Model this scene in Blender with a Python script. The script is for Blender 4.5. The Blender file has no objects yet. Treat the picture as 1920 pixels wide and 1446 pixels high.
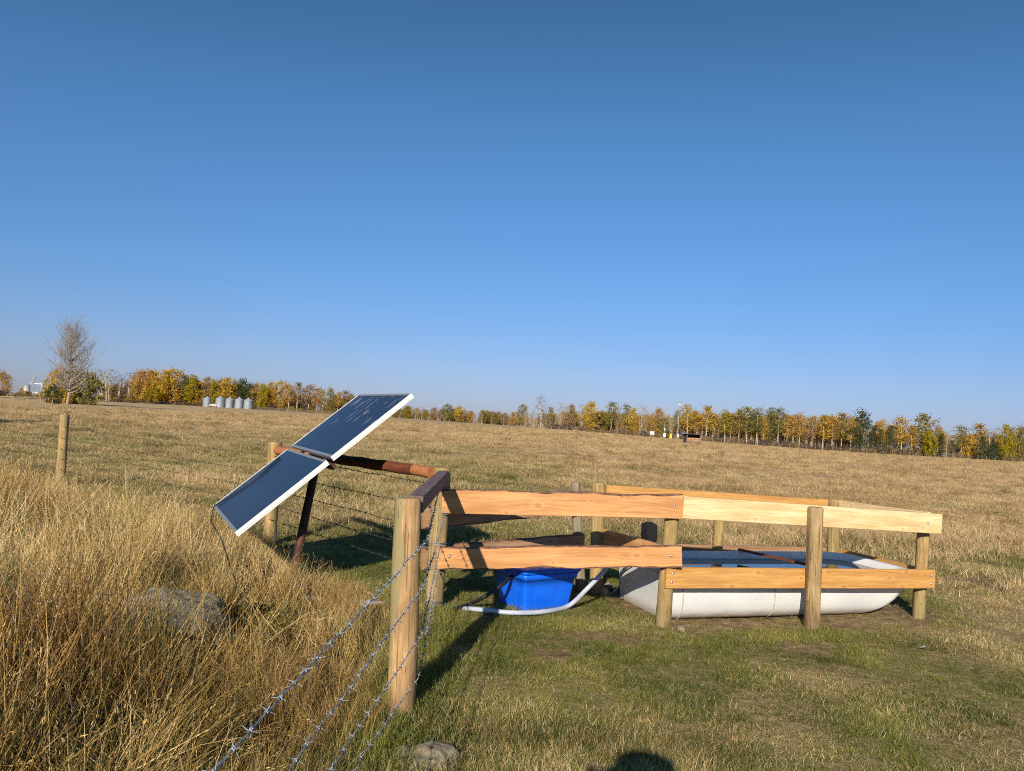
import bpy, bmesh, math, random
import numpy as np
from mathutils import Vector, Matrix, Euler, noise as mnoise
R = math.radians
rnd = random.Random(7)
rng = np.random.default_rng(11)
scene = bpy.context.scene
C = scene.collection

# ------------------------------------------------------------------ camera, sky, sun, exposure
CAM_H = 1.65; F = 1460.0; PITCH = R(2.75); ROLL = R(3.5)
cam_d = bpy.data.cameras.new('camera'); cam = bpy.data.objects.new('camera', cam_d); C.objects.link(cam)
cam_d.sensor_width = 36; cam_d.lens = 36 * F / 1920; cam_d.clip_start = 0.05; cam_d.clip_end = 9000
CM = Matrix.Translation((0, 0, CAM_H)) @ Matrix.Rotation(math.pi / 2 + PITCH, 4, 'X') @ Matrix.Rotation(ROLL, 4, 'Z')
cam.matrix_world = CM
scene.camera = cam
SUN_EL = R(23.5); SHADOW_AZ = R(11.5)
to_sun = Vector((-math.sin(SHADOW_AZ) * math.cos(SUN_EL), -math.cos(SHADOW_AZ) * math.cos(SUN_EL), math.sin(SUN_EL)))
world = bpy.data.worlds.new('World'); scene.world = world; world.use_nodes = True
wn = world.node_tree; wn.nodes.clear()
sky = wn.nodes.new('ShaderNodeTexSky'); sky.sky_type = 'NISHITA'; sky.sun_disc = False
sky.sun_elevation = SUN_EL; sky.sun_rotation = math.pi + SHADOW_AZ
sky.air_density = 1.0; sky.dust_density = 0.35; sky.ozone_density = 2.6; sky.altitude = 600
hsv = wn.nodes.new('ShaderNodeHueSaturation'); hsv.inputs['Saturation'].default_value = 1.0
bg = wn.nodes.new('ShaderNodeBackground'); bg.inputs['Strength'].default_value = 0.10
wo = wn.nodes.new('ShaderNodeOutputWorld')
SKY_TINT = [(0.0, (0.3674, 0.4071, 0.6627)), (0.033, (0.403, 0.4468, 0.7202)), (0.0645, (0.4401, 0.49, 0.7245)), (0.174, (0.4217, 0.6116, 0.8329)), (0.271, (0.4429, 0.6655, 0.8862)), (0.36, (0.4217, 0.6957, 0.8713)), (0.485, (0.353, 0.6207, 0.7456))]
tcw = wn.nodes.new('ShaderNodeTexCoord'); sep = wn.nodes.new('ShaderNodeSeparateXYZ'); rmp = wn.nodes.new('ShaderNodeValToRGB'); mul = wn.nodes.new('ShaderNodeMix')
mul.data_type = 'RGBA'; mul.blend_type = 'MULTIPLY'; mul.inputs[0].default_value = 1.0
while len(rmp.color_ramp.elements) < len(SKY_TINT): rmp.color_ramp.elements.new(0.5)
for el_, (p_, c_) in zip(rmp.color_ramp.elements, SKY_TINT): el_.position = p_; el_.color = (*c_, 1)
wn.links.new(tcw.outputs['Generated'], sep.inputs[0]); wn.links.new(sep.outputs[2], rmp.inputs[0])
wn.links.new(sky.outputs[0], mul.inputs[6]); wn.links.new(rmp.outputs[0], mul.inputs[7]); wn.links.new(mul.outputs[2], hsv.inputs['Color']); wn.links.new(hsv.outputs[0], bg.inputs['Color']); wn.links.new(bg.outputs[0], wo.inputs['Surface'])
sun_d = bpy.data.lights.new('sun', 'SUN'); sun_d.energy = 4.75; sun_d.angle = R(0.53); sun_d.color = (1.0, 0.9, 0.76)
sun = bpy.data.objects.new('sun', sun_d); C.objects.link(sun); sun.location = (-20, -40, 40)
sun.rotation_euler = to_sun.to_track_quat('Z', 'Y').to_euler()
scene.view_settings.view_transform = 'Standard'; scene.view_settings.look = 'None'
scene.view_settings.exposure = 0.35; scene.view_settings.gamma = 1
scene.cycles.use_denoising = False; scene.cycles.caustics_reflective = False; scene.cycles.caustics_refractive = False; scene.cycles.sample_clamp_indirect = 3.0; scene.cycles.filter_width = 1.05; scene.cycles.use_light_tree = False; world.cycles.sampling_method = 'MANUAL'; world.cycles.sample_map_resolution = 1024; scene.cycles.max_bounces = 6; scene.cycles.diffuse_bounces = 3; scene.cycles.transparent_max_bounces = 6

# ------------------------------------------------------------------ survey helpers: where a ray through the photo meets the place
CR = CM.to_3x3()
def ray(px, py):
    return (CR @ Vector(((px - 960) / F, -(py - 723) / F, -1.0))).normalized()
def at(px, py, Y):
    d = ray(px, py); t = Y / d.y
    return Vector((d.x * t, Y, CAM_H + d.z * t))
def ground(px, py, h=0.0):
    d = ray(px, py); t = (h - CAM_H) / d.z
    return Vector((d.x * t, d.y * t, h))
def interp(x, tab):
    xs, ys = zip(*tab)
    return float(np.interp(x, xs, ys))

# ------------------------------------------------------------------ numpy value noise
def _hash(ix, iy, s):
    h = (ix.astype(np.int64) * 374761393 + iy.astype(np.int64) * 668265263 + s * 1442695041) & 0xffffffff
    h = ((h ^ (h >> 13)) * 1274126177) & 0xffffffff
    return ((h ^ (h >> 16)) & 0xffffff) / float(0xffffff)
def vnoise(x, y, s=0):
    x = np.asarray(x, float); y = np.asarray(y, float)
    ix = np.floor(x); iy = np.floor(y); fx = x - ix; fy = y - iy
    fx = fx * fx * (3 - 2 * fx); fy = fy * fy * (3 - 2 * fy)
    a = _hash(ix, iy, s); b = _hash(ix + 1, iy, s); c = _hash(ix, iy + 1, s); d = _hash(ix + 1, iy + 1, s)
    return (a * (1 - fx) + b * fx) * (1 - fy) + (c * (1 - fx) + d * fx) * fy
def fbm(x, y, s=0, o=3):
    t = 0; a = 1; n = 0
    for k in range(o):
        t = t + a * vnoise(np.asarray(x) * 2 ** k, np.asarray(y) * 2 ** k, s + k); n += a; a *= 0.55
    return t / n
def sstep(a, b, x):
    t = np.clip((np.asarray(x, float) - a) / (b - a), 0, 1); return t * t * (3 - 2 * t)

# ------------------------------------------------------------------ terrain
BASE_PX = [(-600, 706), (0, 744), (200, 752), (470, 767), (700, 781), (1000, 801), (1300, 826), (1500, 841), (1700, 854), (1920, 866), (2600, 910)]
LINE_D = [(-600, 440), (700, 440), (745, 520), (975, 500), (1010, 260), (1300, 236), (1920, 236), (2600, 236)]
_az, _hz, _dd = [], [], []
for px in range(-600, 2601, 40):
    D = interp(px, LINE_D); p = at(px, interp(px, BASE_PX), D)
    _az.append(p.x / p.y); _hz.append(p.z); _dd.append(D)
def terrain(x, y):
    x = np.asarray(x, float); y = np.asarray(y, float)
    r = np.hypot(x, y)
    ys = np.maximum(y, 1.0)
    az = np.where(y > 1, x / ys, np.sign(x) * 9)
    h = np.interp(az, _az, _hz); d = np.interp(az, _az, _dd)
    far = sstep(0, 1, (r - 30) / (d - 30)) * h * np.where(y > 1, 1, 0)
    und = (fbm(x / 2.3, y / 2.3, 3) - 0.5) * 0.05 + (fbm(x / 14, y / 14, 9) - 0.5) * 0.35 * sstep(14, 60, r)
    hum = (fbm(x / 0.9, y / 0.9, 21) - 0.5) * 0.17 * sstep(8, 25, r)
    keep = sstep(0.0, 0.35, r)
    return far + (und + hum) * keep * (1 - 0.8 * sstep(200, 500, r))
def tz(x, y): return float(terrain(np.array([x]), np.array([y]))[0])

# fence line that parts the long grass from the grazed pasture: x of the line at a given y
FENCE = [(-30, -0.62), (4.3, -0.66), (6.8, -0.76), (9.6, -3.05), (14.5, -8.6), (34, -32), (60, -60)]
def fence_x(y): return np.interp(y, [a for a, b in FENCE], [b for a, b in FENCE])

# ------------------------------------------------------------------ mesh helpers
WM = {}
def link(o, parent=None, M=None):
    C.objects.link(o)
    M = M or Matrix.Identity(4)
    if parent is not None:
        o.parent = parent
        o.matrix_local = WM[parent.name].inverted() @ M
    else:
        o.matrix_local = M
    WM[o.name] = M.copy()
    return o
def tag(o, label=None, cat=None, group=None, kind=None):
    if label: o['label'] = label
    if cat: o['category'] = cat
    if group: o['group'] = group
    if kind: o['kind'] = kind
    return o
def thing(name, label, cat, loc, group=None):
    o = bpy.data.objects.new(name, None); o.empty_display_size = 0.2
    link(o, None, Matrix.Translation(loc)); return tag(o, label, cat, group)
def np_mesh(name, v, f, attrs=None, mat=None, smooth=False):
    """v Nx3, f MxK (all faces same size)"""
    v = np.asarray(v, np.float32); f = np.asarray(f, np.int32); k = f.shape[1]
    me = bpy.data.meshes.new(name)
    me.vertices.add(len(v)); me.vertices.foreach_set('co', v.ravel())
    me.loops.add(f.size); me.loops.foreach_set('vertex_index', f.ravel())
    me.polygons.add(len(f)); me.polygons.foreach_set('loop_start', np.arange(0, f.size, k, dtype=np.int32))
    me.update(calc_edges=True)
    if smooth: me.polygons.foreach_set('use_smooth', np.ones(len(f), bool))
    for an, (dom, arr) in (attrs or {}).items():
        a = me.attributes.new(an, 'FLOAT', dom); a.data.foreach_set('value', np.asarray(arr, np.float32))
    if mat: me.materials.append(mat)
    me.validate()
    return me
class MB:
    def __init__(s): s.v = []; s.f = []; s.m = []; s.s = []
    def add(s, vs, fs, m=0, smooth=False):
        b = len(s.v); s.v += [tuple(x) for x in vs]
        for f in fs: s.f.append([b + i for i in f]); s.m.append(m); s.s.append(smooth)
    def tube(s, pts, rad, n=8, m=0, cap=True, smooth=True):
        pts = [Vector(p) for p in pts]; k = len(pts)
        if not hasattr(rad, '__len__'): rad = [rad] * k
        vs = []; ref = None
        for i, p in enumerate(pts):
            t = (pts[min(i + 1, k - 1)] - pts[max(i - 1, 0)]).normalized()
            if ref is None: ref = Vector((0, 0, 1)) if abs(t.z) < 0.9 else Vector((1, 0, 0))
            a = t.cross(ref).normalized(); b = a.cross(t); ref = b
            for j in range(n):
                w = 2 * math.pi * j / n
                vs.append(p + a * (rad[i] * math.cos(w)) + b * (rad[i] * math.sin(w)))
        fs = [(i * n + j, i * n + (j + 1) % n, (i + 1) * n + (j + 1) % n, (i + 1) * n + j) for i in range(k - 1) for j in range(n)]
        s.add(vs, fs, m, smooth)
        if cap:
            s.add(vs[:n], [tuple(range(n - 1, -1, -1))], m); s.add(vs[-n:], [tuple(range(n))], m)
    def box(s, M, sx, sy, sz, m=0, b=0.0):
        """box centred at M, optionally with bevelled long edges"""
        bm = bmesh.new(); bmesh.ops.create_cube(bm, size=1)
        bmesh.ops.scale(bm, vec=(sx, sy, sz), verts=bm.verts)
        if b > 0: bmesh.ops.bevel(bm, geom=bm.edges[:], offset=b, segments=2, affect='EDGES', profile=0.7)
        bmesh.ops.transform(bm, matrix=M, verts=bm.verts)
        bm.verts.index_update()
        s.add([v.co for v in bm.verts], [[v.index for v in f.verts] for f in bm.faces], m); bm.free()
    def bx(s, x0, x1, y0, y1, z0, z1, m=0, b=0.0):
        s.box(Matrix.Translation(((x0 + x1) / 2, (y0 + y1) / 2, (z0 + z1) / 2)), x1 - x0, y1 - y0, z1 - z0, m, b)
    def lathe(s, prof, n=24, m=0, M=None, smooth=True):
        M = M or Matrix.Identity(4); vs = []
        for r, z in prof:
            for j in range(n):
                a = 2 * math.pi * j / n; vs.append(M @ Vector((r * math.cos(a), r * math.sin(a), z)))
        fs = [(i * n + j, i * n + (j + 1) % n, (i + 1) * n + (j + 1) % n, (i + 1) * n + j) for i in range(len(prof) - 1) for j in range(n)]
        s.add(vs, fs, m, smooth)
    def build(s, name, mats, parent=None, M=None):
        me = bpy.data.meshes.new(name); me.from_pydata(s.v, [], s.f)
        mats = mats if isinstance(mats, (list, tuple)) else [mats]
        for x in mats: me.materials.append(x)
        me.polygons.foreach_set('material_index', s.m); me.polygons.foreach_set('use_smooth', s.s)
        me.update()
        return link(bpy.data.objects.new(name, me), parent, M)
def frame(origin, xdir, zhint=Vector((0, 0, 1))):
    x = Vector(xdir).normalized(); y = Vector(zhint).cross(x).normalized(); z = x.cross(y)
    M = Matrix((x, y, z)).transposed().to_4x4(); M.translation = origin; return M

# ------------------------------------------------------------------ materials
class NT:
    def __init__(s, name):
        s.m = bpy.data.materials.new(name); s.m.use_nodes = True; s.t = s.m.node_tree; s.t.nodes.clear()
        s.out = s.t.nodes.new('ShaderNodeOutputMaterial')
    def n(s, ty, props=None, **kw):
        nd = s.t.nodes.new('ShaderNode' + ty)
        for k, v in (props or {}).items(): setattr(nd, k, v)
        for k, v in kw.items():
            key = int(k[1:]) if k[0] == '_' and k[1:].isdigit() else k.replace('_', ' ')
            s.set(nd.inputs[key], v)
        return nd
    def set(s, sock, v):
        if isinstance(v, bpy.types.NodeSocket): s.t.links.new(v, sock)
        elif isinstance(v, bpy.types.Node): s.t.links.new(v.outputs[0], sock)
        else:
            if sock.type == 'RGBA' and len(v) == 3: v = (*v, 1)
            sock.default_value = v
    def mix(s, f, a, b, mode='MIX'):
        nd = s.t.nodes.new('ShaderNodeMix'); nd.data_type = 'RGBA'; nd.blend_type = mode; nd.clamp_factor = True
        s.set(nd.inputs[0], f); s.set(nd.inputs[6], a); s.set(nd.inputs[7], b); return nd.outputs[2]
    def math(s, op, a, b=0.0, c=0.0):
        nd = s.t.nodes.new('ShaderNodeMath'); nd.operation = op
        s.set(nd.inputs[0], a); s.set(nd.inputs[1], b); s.set(nd.inputs[2], c); return nd.outputs[0]
    def ramp(s, f, stops):
        nd = s.t.nodes.new('ShaderNodeValToRGB'); s.set(nd.inputs[0], f)
        e = nd.color_ramp.elements
        while len(e) < len(stops): e.new(0.5)
        for x, (p, c) in zip(e, stops): x.position = p; x.color = c if len(c) == 4 else (*c, 1)
        return nd.outputs[0]
    def step(s, v, a, b):
        nd = s.t.nodes.new('ShaderNodeMapRange'); nd.interpolation_type = 'SMOOTHSTEP'
        s.set(nd.inputs[0], v); s.set(nd.inputs[1], a); s.set(nd.inputs[2], b); return nd.outputs[0]
    def noise(s, vec, scale, detail=3.0, rough=0.55, out=0):
        nd = s.n('TexNoise', Scale=scale, Detail=detail, Roughness=rough)
        if vec is not None: s.set(nd.inputs['Vector'], vec)
        return nd.outputs[out]
    def mapv(s, vec, scale=(1, 1, 1), loc=(0, 0, 0)):
        nd = s.n('Mapping'); s.set(nd.inputs['Vector'], vec); s.set(nd.inputs['Scale'], scale); s.set(nd.inputs['Location'], loc); return nd.outputs[0]
    def bump(s, h, strength=0.3, dist=0.01):
        return s.n('Bump', Strength=strength, Distance=dist, Height=h).outputs[0]
    def principled(s, color, rough=0.6, bump=None, metal=0.0, spec=0.5, **kw):
        p = s.n('BsdfPrincipled', Base_Color=color, Roughness=rough, Metallic=metal)
        p.inputs['Specular IOR Level'].default_value = spec
        for k, v in kw.items(): s.set(p.inputs[k.replace('_', ' ')], v)
        if bump is not None: s.set(p.inputs['Normal'], bump)
        s.t.links.new(p.outputs[0], s.out.inputs['Surface']); return s.m
    def objvec(s):
        tc = s.n('TexCoord'); oi = s.n('ObjectInfo')
        off = s.math('MULTIPLY', oi.outputs['Random'], 37.0)
        cb = s.n('CombineXYZ', X=off, Y=off, Z=off)
        return s.n('VectorMath', {'operation': 'ADD'}, _0=tc.outputs['Object'], _1=cb).outputs[0], oi.outputs['Random']
def c4(r, g, b): return (r, g, b, 1.0)
def srgb(r, g, b):
    f = lambda c: ((c / 255) / 12.92 if c / 255 <= 0.04045 else ((c / 255 + 0.055) / 1.055) ** 2.4)
    return (f(r), f(g), f(b), 1.0)

def plank_mat(name, lo, hi, knot, stain, stain_amt=0.35, rough=0.62):
    t = NT(name); v, r = t.objvec()
    w = t.noise(t.mapv(v, (0.9, 3, 3)), 1.6, 2, 0.5, 1)
    vd = t.mix(0.07, v, w)
    g1 = t.noise(t.mapv(vd, (1.3, 26, 34)), 2.2, 5, 0.62)
    g2 = t.noise(t.mapv(vd, (0.7, 8, 10)), 1.5, 3, 0.5)
    fib = t.noise(t.mapv(vd, (2.5, 90, 130)), 2.0, 4, 0.7)
    col = t.ramp(t.math('ADD', t.math('ADD', t.math('MULTIPLY', g1, 0.40), t.math('MULTIPLY', g2, 0.35)), t.math('MULTIPLY', fib, 0.25)), [(0.36, tuple(x * 0.85 for x in lo)), (0.46, lo), (0.54, tuple((a + b) / 2 for a, b in zip(lo, hi))), (0.64, hi)])
    sx_ = t.n('SeparateXYZ', Vector=v).outputs; kv = t.n('CombineXYZ', X=t.math('MULTIPLY', sx_[0], 4.2), Y=t.math('MULTIPLY', sx_[2], 6.5)).outputs[0]
    vor = t.n('TexVoronoi', {'feature': 'F1', 'voronoi_dimensions': '2D'}, Vector=kv, Scale=1.0, Randomness=1.0)
    d = vor.outputs['Distance']
    vc = t.n('SeparateColor', Color=vor.outputs['Color']).outputs
    sel = t.step(vc[0], 0.56, 0.58)
    d = t.math('DIVIDE', t.math('ADD', d, t.math('MULTIPLY', t.math('SUBTRACT', g1, 0.5), 0.05)), t.math('ADD', 0.45, t.math('MULTIPLY', vc[1], 0.9)))
    halo = t.math('MULTIPLY', t.math('SUBTRACT', 1.0, t.step(d, 0.10, 0.34)), sel)
    col = t.mix(t.math('MULTIPLY', halo, 0.35), col, hi)
    ring = t.math('MULTIPLY', t.math('SUBTRACT', 1.0, t.step(d, 0.075, 0.12)), sel)
    col = t.mix(t.math('MULTIPLY', ring, 0.5), col, knot)
    core = t.math('MULTIPLY', t.math('SUBTRACT', 1.0, t.step(d, 0.03, 0.07)), sel)
    col = t.mix(t.math('MULTIPLY', core, 0.5), col, lo)
    ck = t.step(t.noise(t.mapv(vd, (0.9, 30, 60)), 1.4, 2, 0.5), 0.69, 0.72)
    col = t.mix(t.math('MULTIPLY', ck, 0.45), col, tuple(x * 0.4 for x in lo))
    bl_ = t.step(t.noise(t.mapv(v, (5, 5, 9)), 2.0, 5, 0.7), 0.66, 0.74)
    col = t.mix(t.math('MULTIPLY', bl_, 0.35), col, tuple(x * 0.45 for x in lo))
    st = t.step(t.noise(t.mapv(v, (1.2, 3, 6)), 1.7, 4, 0.6), 0.50, 0.75)
    col = t.mix(t.math('MULTIPLY', st, stain_amt), col, stain)
    return t.principled(col, rough, t.bump(g1, 0.25, 0.004), spec=0.3)
M_PLANK = plank_mat('fresh_lumber', (0.47, 0.22, 0.075), (0.68, 0.37, 0.155), (0.25, 0.10, 0.035), (0.38, 0.16, 0.06), 0.55)
M_PLANK_PALE = plank_mat('pale_lumber', (0.66, 0.46, 0.22), (0.86, 0.69, 0.42), (0.40, 0.24, 0.1), (0.50, 0.31, 0.14), 0.5)
M_PLANK_AMBER = plank_mat('amber_lumber', (0.49, 0.245, 0.07), (0.69, 0.385, 0.125), (0.30, 0.14, 0.045), (0.40, 0.18, 0.06), 0.45)
M_PLANK_SHADE = plank_mat('shaded_lumber', (0.30, 0.17, 0.085), (0.46, 0.29, 0.16), (0.14, 0.07, 0.035), (0.2, 0.13, 0.08), 0.5)  # darker copy of the lumber; shade on the back boards put into its colour
def bark():
    t = NT('bark_edge'); v, r = t.objvec()
    n = t.noise(t.mapv(v, (9, 30, 30)), 2.0, 5, 0.65)
    col = t.ramp(n, [(0.32, (0.07, 0.028, 0.02)), (0.55, (0.2, 0.10, 0.07)), (0.75, (0.36, 0.22, 0.17))])
    return t.principled(col, 0.9, t.bump(n, 0.8, 0.01), spec=0.2)
M_BARK = bark()
def post_mat(name, a, b, green, amt, split=False):
    t = NT(name); v, r = t.objvec()
    g0 = t.noise(t.mapv(v, (30, 30, 1.3)), 2.0, 6, 0.72); g1 = t.noise(t.mapv(v, (4, 4, 2.2)), 2.0, 5, 0.65)
    g = t.math('ADD', t.math('MULTIPLY', g0, 0.6), t.math('MULTIPLY', g1, 0.4))
    col = t.ramp(g, [(0.34, tuple(x * 0.72 for x in a)), (0.47, a), (0.62, b), (0.72, tuple(min(1, x * 1.18) for x in b))])
    zo = t.n('SeparateXYZ', Vector=t.n('TexCoord').outputs['Object']).outputs[2]
    ft = t.math('MULTIPLY', t.math('SUBTRACT', 1.0, t.step(t.math('ADD', zo, t.math('MULTIPLY', g1, 0.25)), 0.14, 0.34)), 0.55)
    col = t.mix(ft, col, (0.13, 0.09, 0.05, 1))
    pt = t.step(t.noise(t.mapv(v, (5, 5, 1.5)), 1.5, 3, 0.5), 0.5, 0.56)
    if split:
        tc = t.n('SeparateXYZ', Vector=t.n('TexCoord').outputs['Object']).outputs
        e = t.math('ADD', t.math('MULTIPLY', tc[1], 9.0), t.math('MULTIPLY', t.math('SUBTRACT', 1.0, tc[2]), 0.55))
        pt = t.math('SUBTRACT', 1.0, t.step(t.math('ADD', e, t.math('MULTIPLY', t.noise(t.mapv(v, (2, 2, 1.2)), 2.2, 3, 0.55), 0.9)), 0.30, 0.36))
    col = t.mix(t.math('MULTIPLY', pt, amt), col, green)
    cr = t.step(t.noise(t.mapv(v, (60, 60, 1.1)), 1.6, 2, 0.4), 0.66, 0.71)
    col = t.mix(t.math('MULTIPLY', cr, 0.45), col, (a[0] * 0.3, a[1] * 0.3, a[2] * 0.3, 1))
    kn = t.n('TexVoronoi', Vector=t.mapv(v, (9, 9, 4.2)), Scale=1.0)
    kd = t.math('SUBTRACT', 1.0, t.step(kn.outputs['Distance'], 0.06, 0.13))
    col = t.mix(t.math('MULTIPLY', kd, 0.6), col, (a[0] * 0.55, a[1] * 0.5, a[2] * 0.45, 1))
    return t.principled(col, 0.8, t.bump(t.math('SUBTRACT', g, t.math('MULTIPLY', cr, 0.8)), 0.9, 0.012), spec=0.25)
M_POST = post_mat('treated_post', (0.31, 0.205, 0.08), (0.54, 0.38, 0.165), (0.28, 0.235, 0.105), 0.55)
M_POST_TAN = post_mat('peeled_post', (0.36, 0.22, 0.10), (0.58, 0.37, 0.175), (0.30, 0.25, 0.115), 0.85, True)
M_POST_BROWN = post_mat('brown_post', (0.28, 0.185, 0.085), (0.47, 0.33, 0.16), (0.30, 0.22, 0.12), 0.5)
M_POST_GREY = post_mat('grey_post', (0.22, 0.17, 0.115), (0.38, 0.31, 0.22), (0.25, 0.24, 0.16), 0.5)
M_POST_BLACK = post_mat('tarred_post', (0.012, 0.012, 0.014), (0.028, 0.028, 0.03), (0.02, 0.02, 0.02), 0.4)
def brown_pole(name, c1, c2, worn):
    t = NT(name); v, r = t.objvec()
    g = t.noise(t.mapv(v, (1.5, 20, 20)), 2.0, 5, 0.65)
    col = t.ramp(g, [(0.32, c1), (0.7, c2)])
    w = t.step(t.noise(t.mapv(v, (3, 9, 9)), 2.2, 4, 0.65), 0.58, 0.66)
    col = t.mix(t.math('MULTIPLY', w, 0.7), col, worn)
    return t.principled(col, 0.75, t.bump(g, 0.4, 0.004), spec=0.3)
M_RAIL_BROWN = brown_pole('brown_stained_pole', (0.10, 0.03, 0.014), (0.19, 0.062, 0.028), (0.26, 0.09, 0.04))
M_RAIL_END = brown_pole('rubbed_pole', (0.28, 0.10, 0.035), (0.44, 0.18, 0.07), (0.5, 0.24, 0.11))
M_RAIL_PURPLE = brown_pole('purple_weathered_rail', (0.12, 0.07, 0.068), (0.21, 0.135, 0.13), (0.33, 0.24, 0.22))
def steel():
    t = NT('rusty_steel'); v, r = t.objvec()
    g = t.noise(v, 14, 5, 0.65)
    col = t.ramp(g, [(0.3, (0.035, 0.014, 0.01)), (0.55, (0.09, 0.035, 0.02)), (0.75, (0.2, 0.085, 0.04))])
    return t.principled(col, 0.75, t.bump(g, 0.3, 0.003), metal=0.2)
M_RUST = steel()
def simple(name, col, rough=0.5, metal=0.0, var=0.12, scale=8.0, spec=0.5, bump=0.1):
    t = NT(name); v, r = t.objvec()
    g = t.noise(v, scale, 5, 0.6)
    a = tuple(c * (1 - var) for c in col[:3]) + (1,); b = tuple(min(1, c * (1 + var)) for c in col[:3]) + (1,)
    return t.principled(t.ramp(g, [(0.3, a), (0.7, b)]), rough, t.bump(g, bump, 0.003), metal=metal, spec=spec)
M_GALV = simple('galvanised_wire', (0.30, 0.32, 0.34), 0.45, 0.45, 0.45, 70)
M_WIRE_DARK = simple('dull_wire', (0.07, 0.06, 0.055), 0.6, 0.4, 0.3, 60)
M_GALV_BIN = None
def corrugated(name, col, freq):
    t = NT(name); tc = t.n('TexCoord')
    w = t.n('TexWave', {'wave_type': 'BANDS', 'bands_direction': 'Z'}, Vector=tc.outputs['Object'], Scale=freq)
    g = t.noise(tc.outputs['Object'], 0.8, 4, 0.6)
    c = t.ramp(g, [(0.3, tuple(x * 0.8 for x in col) + (1,)), (0.7, tuple(col) + (1,))])
    return t.principled(c, 0.5, t.bump(w.outputs[1], 0.5, 0.06), metal=0.3)
M_BIN = corrugated('corrugated_galvanised', (0.30, 0.34, 0.38), 2.0)
M_ROOF = simple('galvanised_roof', (0.34, 0.38, 0.43), 0.5, 0.3, 0.1, 2)
M_ALU = simple('white_aluminium', (0.80, 0.80, 0.78), 0.35, 0.1, 0.06, 20)
M_ALU_GREY = simple('dull_aluminium', (0.30, 0.32, 0.34), 0.5, 0.5, 0.2, 30)
M_BOLT = simple('zinc_bolt', (0.55, 0.56, 0.58), 0.3, 0.9, 0.1, 30)
M_BLACK = simple('black_rubber', (0.014, 0.014, 0.016), 0.5, 0, 0.3, 12)
def pv(dirty=False):
    t = NT('solar_glass'); v, r = t.objvec()
    tc = t.n('TexCoord').outputs['Object']
    g = t.noise(t.mapv(v, (3, 3, 3)), 1.5, 4, 0.6)
    col = t.ramp(g, [(0.3, (0.009, 0.013, 0.028)), (0.7, (0.013, 0.019, 0.038))])
    ln = t.n('TexWave', {'wave_type': 'BANDS', 'bands_direction': 'X'}, Vector=tc, Scale=14.0)
    col = t.mix(t.math('MULTIPLY', ln.outputs[1], 0.15), col, (0.02, 0.032, 0.06, 1))
    dust = t.step(t.noise(t.mapv(v, (5, 40, 5)), 2.0, 4, 0.7), 0.55, 0.9)
    col = t.mix(t.math('MULTIPLY', dust, 0.12), col, (0.3, 0.3, 0.3, 1))
    rgh = 0.22
    if dirty:
        y = t.n('SeparateXYZ', Vector=tc).outputs
        up = t.step(t.math('ADD', y[1], t.math('MULTIPLY', t.noise(tc, 2.5, 2), 0.5)), 0.68, 0.85)
        st = t.step(t.noise(t.mapv(tc, (34, 3.0, 1)), 1.0, 2, 0.5), 0.63, 0.66)
        col = t.mix(t.math('MULTIPLY', st, t.math('MULTIPLY', up, 0.75)), col, (0.5, 0.48, 0.44, 1))
        bl = t.step(t.noise(t.mapv(tc, (5, 3.2, 1), (3.1, 0.4, 0)), 1.3, 5, 0.75), 0.62, 0.65)
        col = t.mix(t.math('MULTIPLY', bl, t.math('MULTIPLY', up, 0.8)), col, (0.34, 0.2, 0.11, 1))
    return t.principled(col, rgh, spec=0.06)
M_PV = pv(); M_PV_DIRTY = pv(True)
M_DROP = simple('bird_droppings', (0.62, 0.60, 0.55), 0.9, 0, 0.2, 40)
M_MUD = simple('dried_mud', (0.34, 0.2, 0.11), 0.95, 0, 0.3, 40)
def trough_mat():
    t = NT('white_polyethylene'); v, r = t.objvec(); tc = t.n('TexCoord').outputs['Object']
    g = t.noise(v, 2.2, 5, 0.6); sc = t.noise(t.mapv(v, (2, 2, 9)), 3, 5, 0.7)
    col = t.ramp(g, [(0.3, (0.62, 0.63, 0.62)), (0.7, (0.74, 0.74, 0.72))])
    st = t.step(sc, 0.55, 0.75)
    col = t.mix(t.math('MULTIPLY', st, 0.35), col, (0.42, 0.36, 0.28, 1))
    z = t.n('SeparateXYZ', Vector=tc).outputs[2]
    mud = t.math('MULTIPLY', t.math('SUBTRACT', 1.0, t.step(t.math('ADD', z, t.math('MULTIPLY', sc, 0.12)), 0.06, 0.17)), 0.75)
    col = t.mix(mud, col, (0.30, 0.24, 0.17, 1))
    return t.principled(col, 0.42, t.bump(g, 0.05, 0.003), spec=0.4)
M_TROUGH = trough_mat()
M_SEAM = simple('moulding_seam', (0.50, 0.46, 0.40), 0.5, 0, 0.15, 12)
def blue():
    t = NT('blue_plastic'); v, r = t.objvec(); g = t.noise(v, 9, 6, 0.65)
    col = t.ramp(g, [(0.3, (0.004, 0.11, 0.76)), (0.7, (0.008, 0.16, 0.92))])
    d = t.step(t.noise(t.mapv(v, (3, 3, 8)), 4, 5, 0.7), 0.6, 0.85)
    col = t.mix(t.math('MULTIPLY', d, 0.2), col, (0.2, 0.2, 0.22, 1))
    return t.principled(col, 0.36, t.bump(g, 0.06, 0.002), spec=0.45)
M_BLUE = blue()
M_PVC = simple('white_pvc', (0.42, 0.45, 0.54), 0.4, 0, 0.12, 7)
def water():
    t = NT('water'); tc = t.n('TexCoord').outputs['Object']
    w = t.noise(t.mapv(tc, (1, 1.6, 1)), 6, 3, 0.5)
    return t.principled((0.02, 0.03, 0.035, 1), 0.01, t.bump(w, 0.02, 0.005), spec=0.5, IOR=1.45)
M_WATER = water()
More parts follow.
